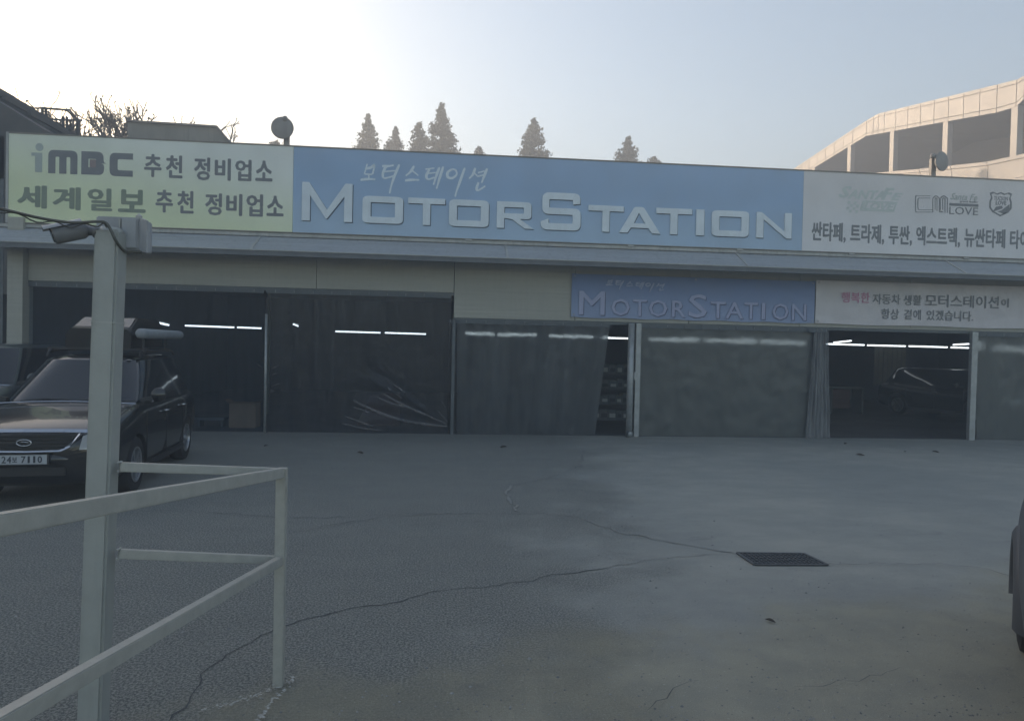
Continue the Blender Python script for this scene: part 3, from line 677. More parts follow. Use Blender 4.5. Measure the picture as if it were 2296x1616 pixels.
for p_, w_ in (([(1500,905),(1700,1000),(1900,1055),(2145,1085)], .085), ([(1690,850),(1840,935),(2000,1005),(2145,1070)], .06), ([(1675,888),(1760,925),(1860,950),(1960,985)], .05), ([(1500,952),(1560,970),(1610,990)], .045),
      ([(1450,1015),(1540,1050),(1640,1085)], .05), ([(1430,1065),(1560,1095),(1700,1115)], .04), ([(1780,800),(1820,825),(1862,862)], .045), ([(1740,820),(1785,855),(1835,890)], .045), ([(2080,975),(2112,1010),(2148,1048)], .03),
      ([(2112,915),(2125,935),(2136,958)], .025), ([(945,690),(965,678),(988,668)], .03), ([(945,732),(962,727),(978,725)], .025), ([(945,808),(970,800),(998,792)], .03), ([(925,836),(945,845),(968,852)], .025), ([(845,655),(860,668),(878,682)], .025)):
    ridge(p_, w_)

# ------------------------------------------------------------------ inside the garage
YB = FAC+8.5
def tube_light(p0, p1, Y0, Y1, lab):
    a, b = at(*p0, Y0), at(*p1, Y1); c = (a+b)/2; o = empty('fluorescent_light', (c.x, c.y, min(a.z, b.z))); tag(o, lab, 'ceiling light', 'fluorescent tubes lit inside the garage')
    MB().tube([a, b], .025, 8).build('tube', M_lite, o, smooth=True)
    up = Vector((0, 0, .05)); MB().bar(a+up, b+up, .09, .04).build('housing', M_white, o)
    return o
TL = [((415,730),(525,734),YB,YB,'lit tube light seen through the clear curtain, third from the left'), ((532,734),(586,736),YB,YB,'short lit tube light just left of the thin pole'),
      ((347,722),(378,729),YB-3,YB-1.5,'slanted lit tube light above the grey awning roll'),
      ((752,743),(853,746),YB,YB,'lit tube light in the middle of the creased clear curtain'), ((863,746),(955,749),YB,YB,'lit tube light right of centre behind the creased clear curtain'),
      ((658,727),(668,731),YB-1,YB-.4,'small far lit lamp right of the thin pole'),
      ((1040,747),(1105,750),YB,YB,'lit tube light at the left side behind the dark frosted curtain'), ((1118,750),(1200,752),YB,YB,'lit tube light in the middle behind the dark frosted curtain'), ((1225,753),(1330,756),YB,YB,'lit tube light at the right side behind the dark frosted curtain'),
      ((1340,757),(1420,759),YB,YB,'bare bright tube light in the gap above the parts shelf'),
      ((1448,760),(1560,763),YB,YB,'lit tube light at the left behind the pale frosted curtain'), ((1570,763),(1680,766),YB,YB,'lit tube light in the middle behind the pale frosted curtain'), ((1690,766),(1790,769),YB,YB,'lit tube light at the right behind the pale frosted curtain'),
      ((1852,771),(1938,773.5),YB,YB,'bright tube light at the left end of the open bay row'), ((1945,774),(2030,776),YB,YB,'second bright tube light of the row in the open bay'),
      ((2038,776),(2124,778.5),YB,YB,'third bright tube light of the row in the open bay'), ((2132,779),(2172,780),YB,YB,'fourth bright tube light of the row beside the square post'),
      ((1870,768),(1908,764),YB-2.2,YB-1,'slanted bright tube light at the upper left of the open bay'), ((2138,773),(2172,771),YB-2.2,YB-1.4,'upper short bright tube light beside the square post'),
      ((2200,781),(2290,784),YB,YB,'lit tube light behind the curtain at the right edge')]
for t in TL: tube_light(*t)

# parts shelf with boxes, seen in the gap
M_shelf = mat('shelf_steel', (.13, .145, .15), .6, metal=.2, var=.2); M_carton = mat('carton_grey', (.15, .17, .175), .8, var=.35, vscale=8); M_label = mat('carton_print', (.06, .065, .075), .8)
YSH = FAC+2.2
sx0, sx1 = at(1326, 850, YSH).x, at(1425, 850, YSH).x
rack = empty('storage_rack', ((sx0+sx1)/2, YSH, 0)); tag(rack, 'grey steel shelf of parts boxes seen through the gap between the curtains', 'shelf')
lv = [at(1380, y, YSH).z for y in (940, 905, 871, 838)]
for z in lv: MB().box((sx0, YSH, z-.03), (sx1, YSH+.5, z)).build('shelf_board', M_shelf, rack)
for x in (sx0, sx1-.04):
    for y in (YSH+.01, YSH+.45): MB().box((x, y, 0), (x+.04, y+.04, lv[-1]+.4)).build('upright', M_shelf, rack)
rb = random.Random(5); nbx = 0; rows = ['bottom', 'second', 'third', 'top']
for li, z in enumerate(lv):
    x = sx0+.05; k = 0
    while x < sx1-.22:
        w = rb.uniform(.16, .24); h_ = rb.uniform(.2, .27)
        bo = MB().box((x, YSH-.01, z+.002), (x+w-.01, YSH+.36, z+h_)).build('parts_box', M_carton)
        tag(bo, 'grey parts box on the %s shelf of the rack, %s' % (rows[li], ['at the left', 'second from the left', 'third from the left', 'at the right', 'at the far right'][min(k, 4)]), 'box', 'parts boxes on the storage rack')
        MB().box((x+.02, YSH-.013, z+.05), (x+w-.04, YSH-.0115, z+h_*.6)).build('box_label', M_label if (li+k) % 2 else M_white, bo)
        x += w; k += 1
# cardboard box behind the clear curtain
cb = at(541, 962, FAC+.75); c0, c1 = at(515, 930, FAC+.75), at(574, 930, FAC+.75); zt2 = at(541, 903, FAC+.75).z
cbo = empty('cardboard_box', (cb.x, FAC+.75, 0)); tag(cbo, 'brown cardboard box standing behind the clear curtain left of the thin pole', 'box')
M_card = mat('cardboard', (.30, .19, .12), .85, var=.15, vscale=5)
MB().box((c0.x, FAC+.7, .01), (c1.x, FAC+1.15, zt2)).build('carton', M_card, cbo)
MB().add([(c0.x, FAC+.7, zt2), (c1.x, FAC+.7, zt2), (c1.x+.04, FAC+.55, zt2+.04), (c0.x-.03, FAC+.55, zt2+.05)], [(0,1,2,3)]).build('flap', M_card, cbo)
MB().add([(c0.x, FAC+.7, zt2), (c0.x, FAC+1.15, zt2), (c0.x-.12, FAC+1.12, zt2+.07), (c0.x-.12, FAC+.72, zt2+.08)], [(0,1,2,3)]).build('flap', M_card, cbo)
# brown crate/panel behind the creased curtain
q0, q1 = at(800, 960, FAC+1.6), at(900, 880, FAC+1.6)
sb = empty('plywood_sheet', ((q0.x+q1.x)/2, FAC+1.6, 0)); tag(sb, 'reddish brown plywood sheet leaning inside behind the creased clear curtain', 'board')
MB().add([(q0.x, FAC+1.5, .01), (q1.x, FAC+1.5, .01), (q1.x-.05, FAC+1.95, q1.z), (q0.x+.3, FAC+1.95, q1.z-.1)], [(0,1,2,3)]).prism([(q0.x, FAC+1.48, .01), (q1.x, FAC+1.48, .01), (q1.x-.05, FAC+1.93, q1.z), (q0.x+.3, FAC+1.93, q1.z-.1)], (0, .02, 0)).build('panel', mat('plywood', (.10, .055, .04), .8, var=.2), sb)
# low pale bench edge behind the SUV
d0, d1 = at(440, 955, FAC+.9), at(505, 955, FAC+.9)
bn = empty('low_bench', ((d0.x+d1.x)/2, FAC+.9, 0)); tag(bn, 'low grey bench behind the clear curtain beside the cardboard box', 'bench')
MB().box((d0.x, FAC+.8, .17), (d1.x, FAC+1.2, .22)).build('bench_top', M_shelf, bn)
for x in (d0.x+.05, d1.x-.09): MB().box((x, FAC+.85, .008), (x+.04, FAC+1.15, .168)).build('leg', M_shelf, bn)
# yellowish inner column seen through the creased curtain and hanging strips in the open bay
def inner_col(x0, x1, Y, z0, z1, col, nm, lab, cat):
    a, b = at(x0, 850, Y), at(x1, 850, Y); o = MB().box((a.x, Y, z0), (b.x, Y+.12, z1)).build(nm, mat(nm+'_paint', col, .6, var=.3), None); tag(o, lab, cat)
inner_col(908/2296*1000*.7513+300, 924/2296*1000*.7513+300, FAC+4, .007, 3.84, (.16, .16, .11), 'inner_column', 'pale column inside the garage behind the creased clear curtain', 'column')

st0, st1 = at(1958, 850, YB+.6), at(2030, 850, YB+.6)
stc = empty('strip_curtain', ((st0.x+st1.x)/2, YB+.6, 0)); tag(stc, 'faded yellowish strip curtain hanging deep inside the open bay', 'curtain')
M_strip = mat('strip_plastic', (.11, .11, .085), .5, var=.3)
for k in range(7):
    xa = st0.x+(st1.x-st0.x)*k/7
    MB().box((xa+.02, YB+.6+.01*(k % 2), .9), (xa+(st1.x-st0.x)/7-.01, YB+.615+.01*(k % 2), 2.35)).build('strip', M_strip, stc)
MB().box((st0.x, YB+.58, 2.352), (st1.x, YB+.64, 2.41)).build('curtain_rail', M_shelf, stc)
wkb = empty('workbench', (at(1900, 900, YB-2).x, YB-2, 0)); tag(wkb, 'dark workbench with tool drawers standing deep inside the open bay', 'workbench')
xw = wkb.location.x
MB().box((xw-.6, YB-2, .86), (xw+.6, YB-1.4, .91)).build('bench_top', M_shelf, wkb)
for dx in (-.58, .52): MB().box((xw+dx, YB-1.98, .007), (xw+dx+.06, YB-1.42, .858)).build('leg', M_shelf, wkb)
for k in range(4): MB().box((xw-.5, YB-1.99, .2+k*.16), (xw+.1, YB-1.45, .35+k*.16)).build('drawer', mat('drawer_red', (.09, .03, .03), .5), wkb)

# ------------------------------------------------------------------ cars
M_black = mat('black_paint', (.006, .008, .011), .22, coat=.6, spec=.5)
M_glass = mat('car_glass', (.010, .014, .02), .08, spec=.6, coat=.15)
M_chrome = mat('chrome', (.55, .57, .6), .14, metal=1)
M_tyre = mat('tyre_rubber', (.018, .018, .02), .8, bump=.2, bscale=60)
M_alloy = mat('alloy_wheel', (.42, .43, .45), .3, metal=.8)
M_lens = mat('headlight_lens', (.45, .46, .48), .12, spec=.8, coat=1)
M_plast = mat('black_plastic', (.018, .019, .021), .55)
M_platew = mat('plate_white', (.40, .42, .45), .5)
M_grey = mat('grey_paint', (.060, .068, .082), .5, coat=.15)
M_teal = mat('teal_paint', (.025, .04, .05), .3, coat=.8)
def lerp(a, b, t): return a+(b-a)*t
def car(name, loc, rz, label, paint, H=1.70, W=.93, L=2.29, hood=1.10, gear=False, plate=None, detail=True, cowl=1.10, wb=1.355, cab_front=.38, glass=M_glass, mirrors=True, flare=False, cabw=1.0):
    c = empty(name, loc, rz); tag(c, label, 'car')
    # lower body: local +Y is forward
    st = [(L, .60, .42, .70), (L-.05, .72, .30, .86), (L-.20, .85, .24, hood-.185), (L-.45, .905, .23, hood-.105), (L-.9, W, .23, hood-.02), (cowl+.02, W, .23, hood+.045), (.3, W+.005, .23, hood+.04), (-.6, W+.005, .23, hood+.05), (-1.5, W, .24, hood+.06), (-L+.35, W-.02, .27, hood+.05), (-L+.08, W-.07, .32, hood+.02), (-L, W-.16, .42, hood-.1)]
    rings = []
    for (y, w, zb_, zt2) in st:
        h = zt2-zb_; prof = [(0, zb_), (w*.82, zb_), (w*.95, zb_+.04), (w*.985, zb_+h*.2), (w, zb_+h*.42), (w*1.0, zb_+h*.62), (w*.985, zb_+h*.76), (w*.955, zb_+h*.9), (w*.90, zt2-.012), (w*.80, zt2+.004), (w*.4, zt2+.03), (0, zt2+.035)]
        rings.append([(x, y, z) for x, z in prof]+[(-x, y, z) for x, z in prof[-2:0:-1]])
    n = len(rings[0]); vs = [p for r in rings for p in r]; fs = []
    for i in range(len(rings)-1):
        for k in range(n): fs.append((i*n+k, i*n+(k+1) % n, (i+1)*n+(k+1) % n, (i+1)*n+k))
    fs += [tuple(range(n)), tuple((len(rings)-1)*n+k for k in range(n))[::-1]]
    me = bpy.data.meshes.new('body'); me.from_pydata(vs, [], fs); me.materials.append(paint); me.materials.append(M_plast)
    bm = bmesh.new(); bm.from_mesh(me); bmesh.ops.recalc_face_normals(bm, faces=bm.faces); bm.to_mesh(me); bm.free()
    tmp = bpy.data.objects.new('tmp_body', me); COL.objects.link(tmp)
    sub = tmp.modifiers.new('s', 'SUBSURF'); sub.levels = 2; sub.render_levels = 2
    cut = MB()
    R0 = .40
    for wy in (wb, -wb):
        for sx in (-1, 1): cut.lathe([(0, -.2), (R0, -.2), (R0, .25), (0, .25)], (sx*(W-.07), wy, .37), (sx, 0, 0), 28)
    cm = cut.mesh('cut', M_plast); bm = bmesh.new(); bm.from_mesh(cm); bmesh.ops.remove_doubles(bm, verts=bm.verts, dist=.0005); bmesh.ops.recalc_face_normals(bm, faces=bm.faces); bm.to_mesh(cm); bm.free()
    co = bpy.data.objects.new('tmp_cut', cm); COL.objects.link(co)
    bo = tmp.modifiers.new('b', 'BOOLEAN'); bo.object = co; bo.operation = 'DIFFERENCE'; bo.solver = 'EXACT'
    try: bo.material_mode = 'TRANSFER'
    except Exception: pass
    dg = bpy.context.evaluated_depsgraph_get(); nm = bpy.data.meshes.new_from_object(tmp.evaluated_get(dg)); nm.name = 'body'
    bpy.data.objects.remove(tmp); bpy.data.objects.remove(co)
    body = bpy.data.objects.new('body', nm); COL.objects.link(body); body.parent = c; sharp(body, 40)
    # cabin
    RH = H
    lev = [0, .1, .3, .5, .7, .88, .96, 1.0, 1.02, 1.03]
    def ring(v, grow=0):
        t = min(v, 1); a = lerp(W*.93, W*.72, t**1.15)*cabw+grow; yf = lerp(cowl+.06, cab_front, t**.92)+grow; yr = lerp(-L+.16, -L+.42, t)-grow
        if v > .9: sh_ = (v-.9)/.13; a -= .10*sh_**1.6; yf -= .22*sh_**2; yr += .15*sh_**2
        if v > 1.0: pass
        z = lerp(hood+.01, RH-.035, min(v, .96)/.96) if v <= .96 else RH-.035+(v-.96)/.07*.035
        e = 3.2+3*(1-t); out = []
        for k in range(64):
            th = 2*pi*k/64; cx, sy = cos(th), sin(th)
            x = a*math.copysign(abs(cx)**(2/e), cx); yy = math.copysign(abs(sy)**(2/e), sy); y = (yf+yr)/2+(yf-yr)/2*yy
            out.append(Vector((x, y, z-.02*(x/a)**2*(v > .9))))
        return out
    RG = [ring(v) for v in lev]; mb = MB(); vs = [p for r in RG for p in r]; fs = []
    for i in range(len(RG)-1):
        for k in range(64): fs.append((i*64+k, i*64+(k+1) % 64, (i+1)*64+(k+1) % 64, (i+1)*64+k))
    fs.append(tuple((len(RG)-1)*64+k for k in range(64))); mb.add(vs, fs)
    cab = mb.build('cabin', paint, c, local=True, smooth=True); sharp(cab, 50)
    GL = [ring(v, .006) for v in (.09, .3, .5, .7, .9)]
    def glassp(nm_, test, kz=0):
        mb = MB(); idx = {}; vs = []; fs = []
        for i in range(len(GL)-1):
            for k in range(64):
                p = (GL[i][k]+GL[i+1][(k+1) % 64])/2
                if test(p, k):
                    q = []
                    for (ii, kk) in ((i, k), (i, (k+1) % 64), (i+1, (k+1) % 64), (i+1, k)):
                        if (ii, kk) not in idx: idx[(ii, kk)] = len(vs); vs.append(GL[ii][kk])
                        q.append(idx[(ii, kk)])
                    fs.append(tuple(q))
        if fs: mb.add(vs, fs).build(nm_, glass, c, local=True, smooth=True)
    kk0 = lambda k, a, b_: a <= k % 64 < b_
    glassp('windscreen', lambda p, k: 8 <= k < 24)
    glassp('rear_window', lambda p, k: 40 <= k < 56)
    for s_ in (1, -1):
        def side(p, k, s_=s_): return (p.x*s_ > 0) and not (7 <= k < 25) and not (38 <= k < 58)
        glassp('side_window', side)
    # door lines, handles, sills, mirrors
    for s_ in ((1, -1) if mirrors else ()):
        X = W*1.0
        for yy in (cowl-.12, .0, -1.02):
            MB().box((s_*(X-.012), yy-.004, .36), (s_*(X+.006), yy+.004, hood-.06)).build('door_seam', M_plast, c, local=True)
        for yy in (.12, -.92):
            MB().tube([(s_*(X-.01), yy, hood-.14), (s_*(X+.035), yy-.02, hood-.135), (s_*(X+.035), yy-.17, hood-.13), (s_*(X-.01), yy-.19, hood-.13)], .014, 8).build('door_handle', M_chrome, c, local=True, smooth=True)
        MB().box((s_*(X-.02), -1.0, .26), (s_*(X+.02), 1.0, .34)).build('sill', M_plast, c, local=True, bevel=.012)
        if not mirrors: continue
        mr = MB(); mr.lathe([(0,-.07),(.06,-.06),(.095,-.02),(.1,.02),(.085,.045),(0,.05)], (s_*(X+.10), cowl-.28, hood+.14), (0, 1, 0), 16)
        mo = mr.build('mirror', paint, c, local=True, smooth=True)
        MB().bar((s_*(X-.12), cowl-.25, hood+.07), (s_*(X+.06), cowl-.27, hood+.11), .06, .05).build('mirror_arm', M_plast, mo, local=True)
    if flare:
        for wy in (wb, -wb):
            for s_ in (1, -1):
                fl = MB(); NF = 26; prof = [(.385, -.04), (.385, .022), (.40, .034), (.43, .032), (.47, .012), (.50, -.03)]
                vs = [(s_*(W+h_-.005-.02*max(0, cos(a*pi/NF*1.16-.25)**2)*0), wy+r_*cos(a*pi*1.16/NF-.25), .37+r_*sin(a*pi*1.16/NF-.25)) for a in range(NF+1) for r_, h_ in prof]
                n_ = len(prof); fl.add(vs, [(i*n_+k, i*n_+k+1, (i+1)*n_+k+1, (i+1)*n_+k) for i in range(NF) for k in range(n_-1)])
                fl.build('wheel_arch_flare', mat('flare_plastic', (.075, .08, .09), .5), c, local=True, smooth=True)
    # wheels
    for wy in (wb, -wb):
        for s_ in (-1, 1):
            cx = s_*(W-.13); t = MB(); t.lathe([(.21,-.11),(.30,-.115),(.355,-.10),(.37,-.06),(.37,.06),(.355,.10),(.30,.115),(.23,.105),(.21,.09),(.21,-.11)], (cx, wy, .37), (s_, 0, 0), 40)
            w_ = t.build('wheel', M_tyre, c, local=True); sharp(w_, 45)
            r = MB(); r.lathe([(.235,.09),(.232,.11),(.215,.112),(.205,.06),(.2,-.02),(0,-.03)], (cx, wy, .37), (s_, 0, 0), 32)
            for k in range(6):
                a = k*pi/3+.3; d = Vector((0, cos(a), sin(a))); p0 = Vector((cx+s_*.075, wy, .37)); r.bar(p0+d*.03, p0+d*.215-Vector((s_*.0, 0, 0)), .052, .03, up=(s_, 0, 0))
            r.lathe([(0,.105),(.05,.1),(.06,.06)], (cx, wy, .37), (s_, 0, 0), 16)
            rr = r.build('rim', M_alloy, w_, local=True); sharp(rr, 35)
    if detail:
        yF = L+.012
        # grille with chrome surround
        def fy(x, dz=0): return L+.014-(abs(x)/.9)**3*.30
        def strip(pts, w, th, m_, nm_):
            mb = MB(); P = [Vector((x, fy(x)+.004, z)) for x, z in pts]
            for a, b_ in zip(P, P[1:]): mb.bar(a, b_, th, w, up=(0, -.6, .8) if m_ is M_chrome else (0, 0, 1))
            return mb.build(nm_, m_, c, local=True)
        zg1, zg0 = .885, .70
        g = MB(); pg = [(-.5+.1*i, 0) for i in range(11)]
        def gfn(u, v):
            x = lerp(-.52+.12*(1-v), .52-.12*(1-v), u); return Vector((x, fy(x)+.0, lerp(zg0, zg1, v)))
        g.grid(gfn, 12, 3); g.build('grille', M_plast, c, local=True)
        for k in range(4):
            zz = lerp(zg0+.03, zg1-.03, k/3); hw = .40+.1*k/3
            strip([(-hw, zz), (-hw/2, zz), (0, zz), (hw/2, zz), (hw, zz)], .012, .012, M_black, 'grille_bar')
        strip([(-.62, zg1+.02), (-.4, zg1+.035), (0, zg1+.04), (.4, zg1+.035), (.62, zg1+.02)], .045, .02, M_chrome, 'chrome_strip')
        strip([(-.36, zg0-.015), (0, zg0-.02), (.36, zg0-.015)], .022, .02, M_chrome, 'chrome_strip')
        for s_ in (-1, 1): strip([(s_*.36, zg0-.012), (s_*.46, zg0+.04), (s_*.56, zg1)], .035, .02, M_chrome, 'chrome_strip')
        em = MB(); em.tube([(.075*cos(a*pi/10), fy(0)+.018, .79+.036*sin(a*pi/10)) for a in range(21)], .007, 6)
        em.tube([(-.05, fy(0)+.018, .79), (0, fy(0)+.02, .802), (.05, fy(0)+.018, .79)], .006, 6); em.build('emblem', M_chrome, c, local=True, smooth=True)
        for s_ in (-1, 1):
            # headlights wrap round the corner
            poly = [(.56, .70), (.60, .86), (.74, .93), (.86, .93), (.885, .86), (.87, .76), (.72, .71)]
            def bodyx(x): 
                ax = min(abs(x), .905); ys = [(L, .60), (L-.05, .72), (L-.2, .85), (L-.45, .905)]
                if ax <= .6: return L+.0
                for (ya, wa), (yb2, wb2) in zip(ys, ys[1:]):
                    if wa <= ax <= wb2: return lerp(ya, yb2, (ax-wa)/(wb2-wa))
                return ys[-1][0]
            hv = [Vector((s_*x, bodyx(x)+.012, z)) for x, z in poly]; ctr = sum(hv, Vector())/len(hv)+Vector((s_*.01, .03, 0))
            hm = MB(); hm.add(hv+[ctr], [(i, (i+1) % len(hv), len(hv)) for i in range(len(hv))])
            h = hm.build('headlight', M_lens, c, local=True, smooth=True)
            MB().lathe([(0, .02), (.05, .03), (.06, .0)], (s_*.72, bodyx(.72)+.02, .82), (s_*.3, 1, 0), 16).build('lamp_bowl', M_chrome, h, local=True)
        MB().box((-.42, L-.02, .40), (.42, L+.012, .50)).build('air_intake', M_plast, c, local=True, bevel=.01)
        def bfn(u, v):
            x = lerp(-.80, .80, u); return Vector((x, fy(x)-.03+.045*sin(pi*v), lerp(.50, .665, v)))
        MB().grid(bfn, 14, 5).build('bumper', paint, c, local=True, smooth=True)
        # number plate
        pz = .60; py = L+.045
        pl = MB().box((-.245, py-.012, pz-.055), (.245, py, pz+.055)).build('number_plate', M_platew, c, local=True, bevel=.004)
        fr = MB(); 
        for a, b_ in (((-.252, pz+.06), (.252, pz+.06)), ((-.252, pz-.06), (.252, pz-.06)), ((-.252, pz-.06), (-.252, pz+.06)), ((.252, pz-.06), (.252, pz+.06))): fr.bar((a[0], py-.006, a[1]), (b_[0], py-.006, b_[1]), .02, .01)
        fr.build('plate_frame', M_plast, pl, local=True)
        if plate:
            mkp = mat('plate_print', (.02, .025, .04), .6); xp = .218
            for ch, wch, hch in plate:
                if ch != ' ':
                    gv, gf = glyph(ch, .02); rx = (min(v.x for v in gv), max(v.x for v in gv), min(v.y for v in gv), max(v.y for v in gv))
                    sx = wch*.84/(rx[1]-rx[0]) if ch != '1' else wch*.4/(rx[1]-rx[0]); sz = hch/(rx[3]-rx[2]); ofs = 0 if ch != '1' else wch*.2
                    MB().add([(xp-ofs-(v.x-rx[0])*sx, py+.001+v.z*.002+.001, pz-hch/2+(v.y-rx[2])*sz) for v in gv], gf).build('plate_character', mkp, pl, local=True)
                xp -= wch
        # wipers and washer
        for a in ((.55, -.02), (-.05, -.6)):
            MB().tube([(a[0], cowl+.0, hood+.07), ((a[0]+a[1])/2, cowl-.04, hood+.10), (a[1], cowl-.02, hood+.085)], .008, 6).build('wiper', M_plast, c, local=True)
        MB().tube([(-.85, cowl+.12, hood+.045), (-.4, cowl+.13, hood+.07), (0, cowl+.135, hood+.078), (.4, cowl+.13, hood+.07), (.85, cowl+.12, hood+.045)], .01, 6).build('cowl_trim', M_chrome, c, local=True)
    if gear:
        for s_ in (-1, 1):
            rk = MB(); rk.tube([(s_*.60, .20, H-.03), (s_*.60, .12, H+.045), (s_*.60, -1.6, H+.05), (s_*.60, -1.75, H-.02)], .016, 8)
            rk.build('roof_rail', M_plast, c, local=True, smooth=True)
        for yy in (.0, -1.2):
            MB().bar((-.66, yy, H+.08), (.66, yy, H+.08), .06, .025).build('roof_bar', M_plast, c, local=True)
        for s_ in (-1, 1):     # rounded covers on the feet of the bars
            MB().lathe([(0,-.05),(.028,-.04),(.036,0),(.028,.04),(0,.05)], (s_*.62, .03, H+.055), (.5*s_, .5, 1), 12).build('rack_foot', M_plast, c, local=True, smooth=True)
    return c
BAR = [('2', .053, .078), ('4', .053, .078), ('보', .06, .06), (' ', .03, 0), ('7', .056, .078), ('1', .056, .078), ('1', .056, .078), ('0', .056, .078)]
car_loc = Vector((-5.09, 10.72, 0)); fwd = Vector((.125, -.992, 0)); rzc = math.atan2(fwd.x*-1, fwd.y)
suv = car('parked_car', car_loc, rzc, 'black off-road estate car with a roof box and chrome grille parked behind the pole', M_black, gear=True, plate=BAR, H=1.77)
# roof box and rolled awning on the rack (bolted on: parts of the car)
H = 1.77
bxs = [(.02, .42, H+.11, H+.36), (-.12, .45, H+.11, H+.40), (-.5, .43, H+.11, H+.56), (-1.6, .45, H+.11, H+.57), (-1.75, .40, H+.13, H+.5)]
mb = MB(); rg = []
for (y, w, z0, z1) in bxs: rg.append([(-w, y, z0), (w, y, z0), (w*.99, y, lerp(z0, z1, .7)), (w*.86, y, z1), (-w*.86, y, z1), (-w*.99, y, lerp(z0, z1, .7))])
n = 6; mb.add([p for r in rg for p in r], [(i*n+k, i*n+(k+1) % n, (i+1)*n+(k+1) % n, (i+1)*n+k) for i in range(4) for k in range(n)]+[tuple(range(n)), tuple(24+k for k in range(n))])
rb_ = mb.build('roof_box', mat('box_gloss', (.008, .009, .011), .4, spec=.3), suv, local=True, bevel=.015); sharp(rb_, 30)
mb = MB(); mb.add([(-.37, -.135, H+.408), (.37, -.135, H+.408), (.35, -.46, H+.548), (-.35, -.46, H+.548)], [(0,1,2,3)])
mb.build('box_visor', mat('visor_gloss', (.04, .04, .042), .25, coat=.3), rb_, local=True)
aw = MB(); aw.tube([(-.60, .20, H+.31), (-.60, .14, H+.315), (-.60, -2.1, H+.32), (-.60, -2.16, H+.32)], [.05, .075, .075, .055], 16)
aw.build('awning', mat('awning_bag', (.24, .26, .28), .6, var=.15, vscale=5), suv, local=True, smooth=True)
for yy in (.0, -1.2): MB().bar((-.60, yy, H+.09), (-.60, yy, H+.25), .035, .02).build('awning_bracket', M_plast, suv, local=True)

van_loc = Vector((-8.05, 13.2, 0))
car('parked_car', van_loc, rzc, 'dark teal car parked half out of frame left of the black off-road car', M_teal, H=1.88, hood=1.16, cowl=1.25, cab_front=.55)
_a = radians(39.5); _f = Vector((-sin(_a), -cos(_a), 0)); _r = Vector((-cos(_a), sin(_a), 0)); _p = at(2268, 1250, 4.45); _p.z = 0
_c = _p-_r*.96+_f*1.355
car('parked_car', _c, math.atan2(-_f.x, _f.y), 'dark grey car at the right edge with only its wheel arch and tyre in view', M_grey, H=1.45, hood=1.06, detail=False, mirrors=False, flare=True, cabw=.8)
inn_ = at(2110, 900, FAC+4.5)
car('parked_car', (inn_.x+1.0, FAC+5.2, .006), radians(195), 'dark car standing inside the open bay under the tube lights', M_black, H=1.62, hood=1.02, detail=True, plate=None)

# ------------------------------------------------------------------ pole with camera, box, cable
YP = 3.62
pa, pb_ = at(203, 1100, YP), at(257, 1100, YP)
pw = pb_.x-pa.x; pxc = (pa.x+pb_.x)/2; ptop = at(240, 512, YP).z
pole = empty('camera_pole', (pxc, YP+pw/2, 0)); tag(pole, 'square cream steel pole in the left foreground carrying the security camera', 'pole')
MB().box((pxc-pw/2, YP, -.02), (pxc+pw/2, YP+pw, ptop-.0)).build('shaft', M_pole, pole, bevel=.012)
zj = at(240, 722, YP).z
MB().box((pxc-pw/2-.002, YP-.002, zj-.003), (pxc+pw/2+.002, YP+pw+.002, zj+.003)).build('weld_seam', M_gutter, pole)
MB().lathe([(0, .02), (pw*.4, .012), (pw*.5, -.01)], (pxc, YP+pw/2, ptop+.0), (0, 0, 1), 16).build('cap', M_pole, pole, smooth=True)
pole.rotation_euler = (0, .024, 0); pole.location.x -= .06
# security camera
YC = YP-.02
ca, cb_ = at(118, 528, YC-.02), at(196, 512, YC+.05)
scam = empty('security_camera', (pxc-.25, YC, ptop-.15)); tag(scam, 'grey bullet security camera mounted on the cream pole pointing left', 'camera')
M_camg = mat('camera_housing', (.16, .165, .175), .5, var=.15); M_cams = mat('camera_shield', (.36, .36, .37), .45)
dv = (cb_-ca); L0 = dv.length; dn = dv.normalized()
mb = MB(); mb.lathe([(0, 0), (.038, 0), (.044, .005), (.046, .03), (.046, L0*.85), (.035, L0*.98), (0, L0)], ca, dn, 20); x_ = mb.build('housing', M_camg, scam); sharp(x_)
MB().lathe([(0, -.002), (.034, -.002), (.034, .004)], ca-dn*.003, dn, 20).build('lens', mat('lens_glass', (.01, .01, .012), .1, coat=1), scam)
mb = MB(); up = Vector((0, 0, 1)); sd = dn.cross(up).normalized(); uu = sd.cross(dn)
for k in range(6):
    a0, a1 = radians(35+k*110/6), radians(35+(k+1)*110/6); r0 = .054
    p = [ca-dn*.03+(sd*cos(a0)+uu*sin(a0))*r0, ca-dn*.03+(sd*cos(a1)+uu*sin(a1))*r0, ca+dn*L0*.9+(sd*cos(a1)+uu*sin(a1))*r0, ca+dn*L0*.9+(sd*cos(a0)+uu*sin(a0))*r0]
    mb.add(p, [(0,1,2,3)])
mb.build('sun_shield', M_cams, scam)
MB().tube([cb_-dn*.03, at(212, 519, YC+.05), at(219, 524, YP+.02)], [.03, .022, .028], 10).build('bracket', M_camg, scam, smooth=True)
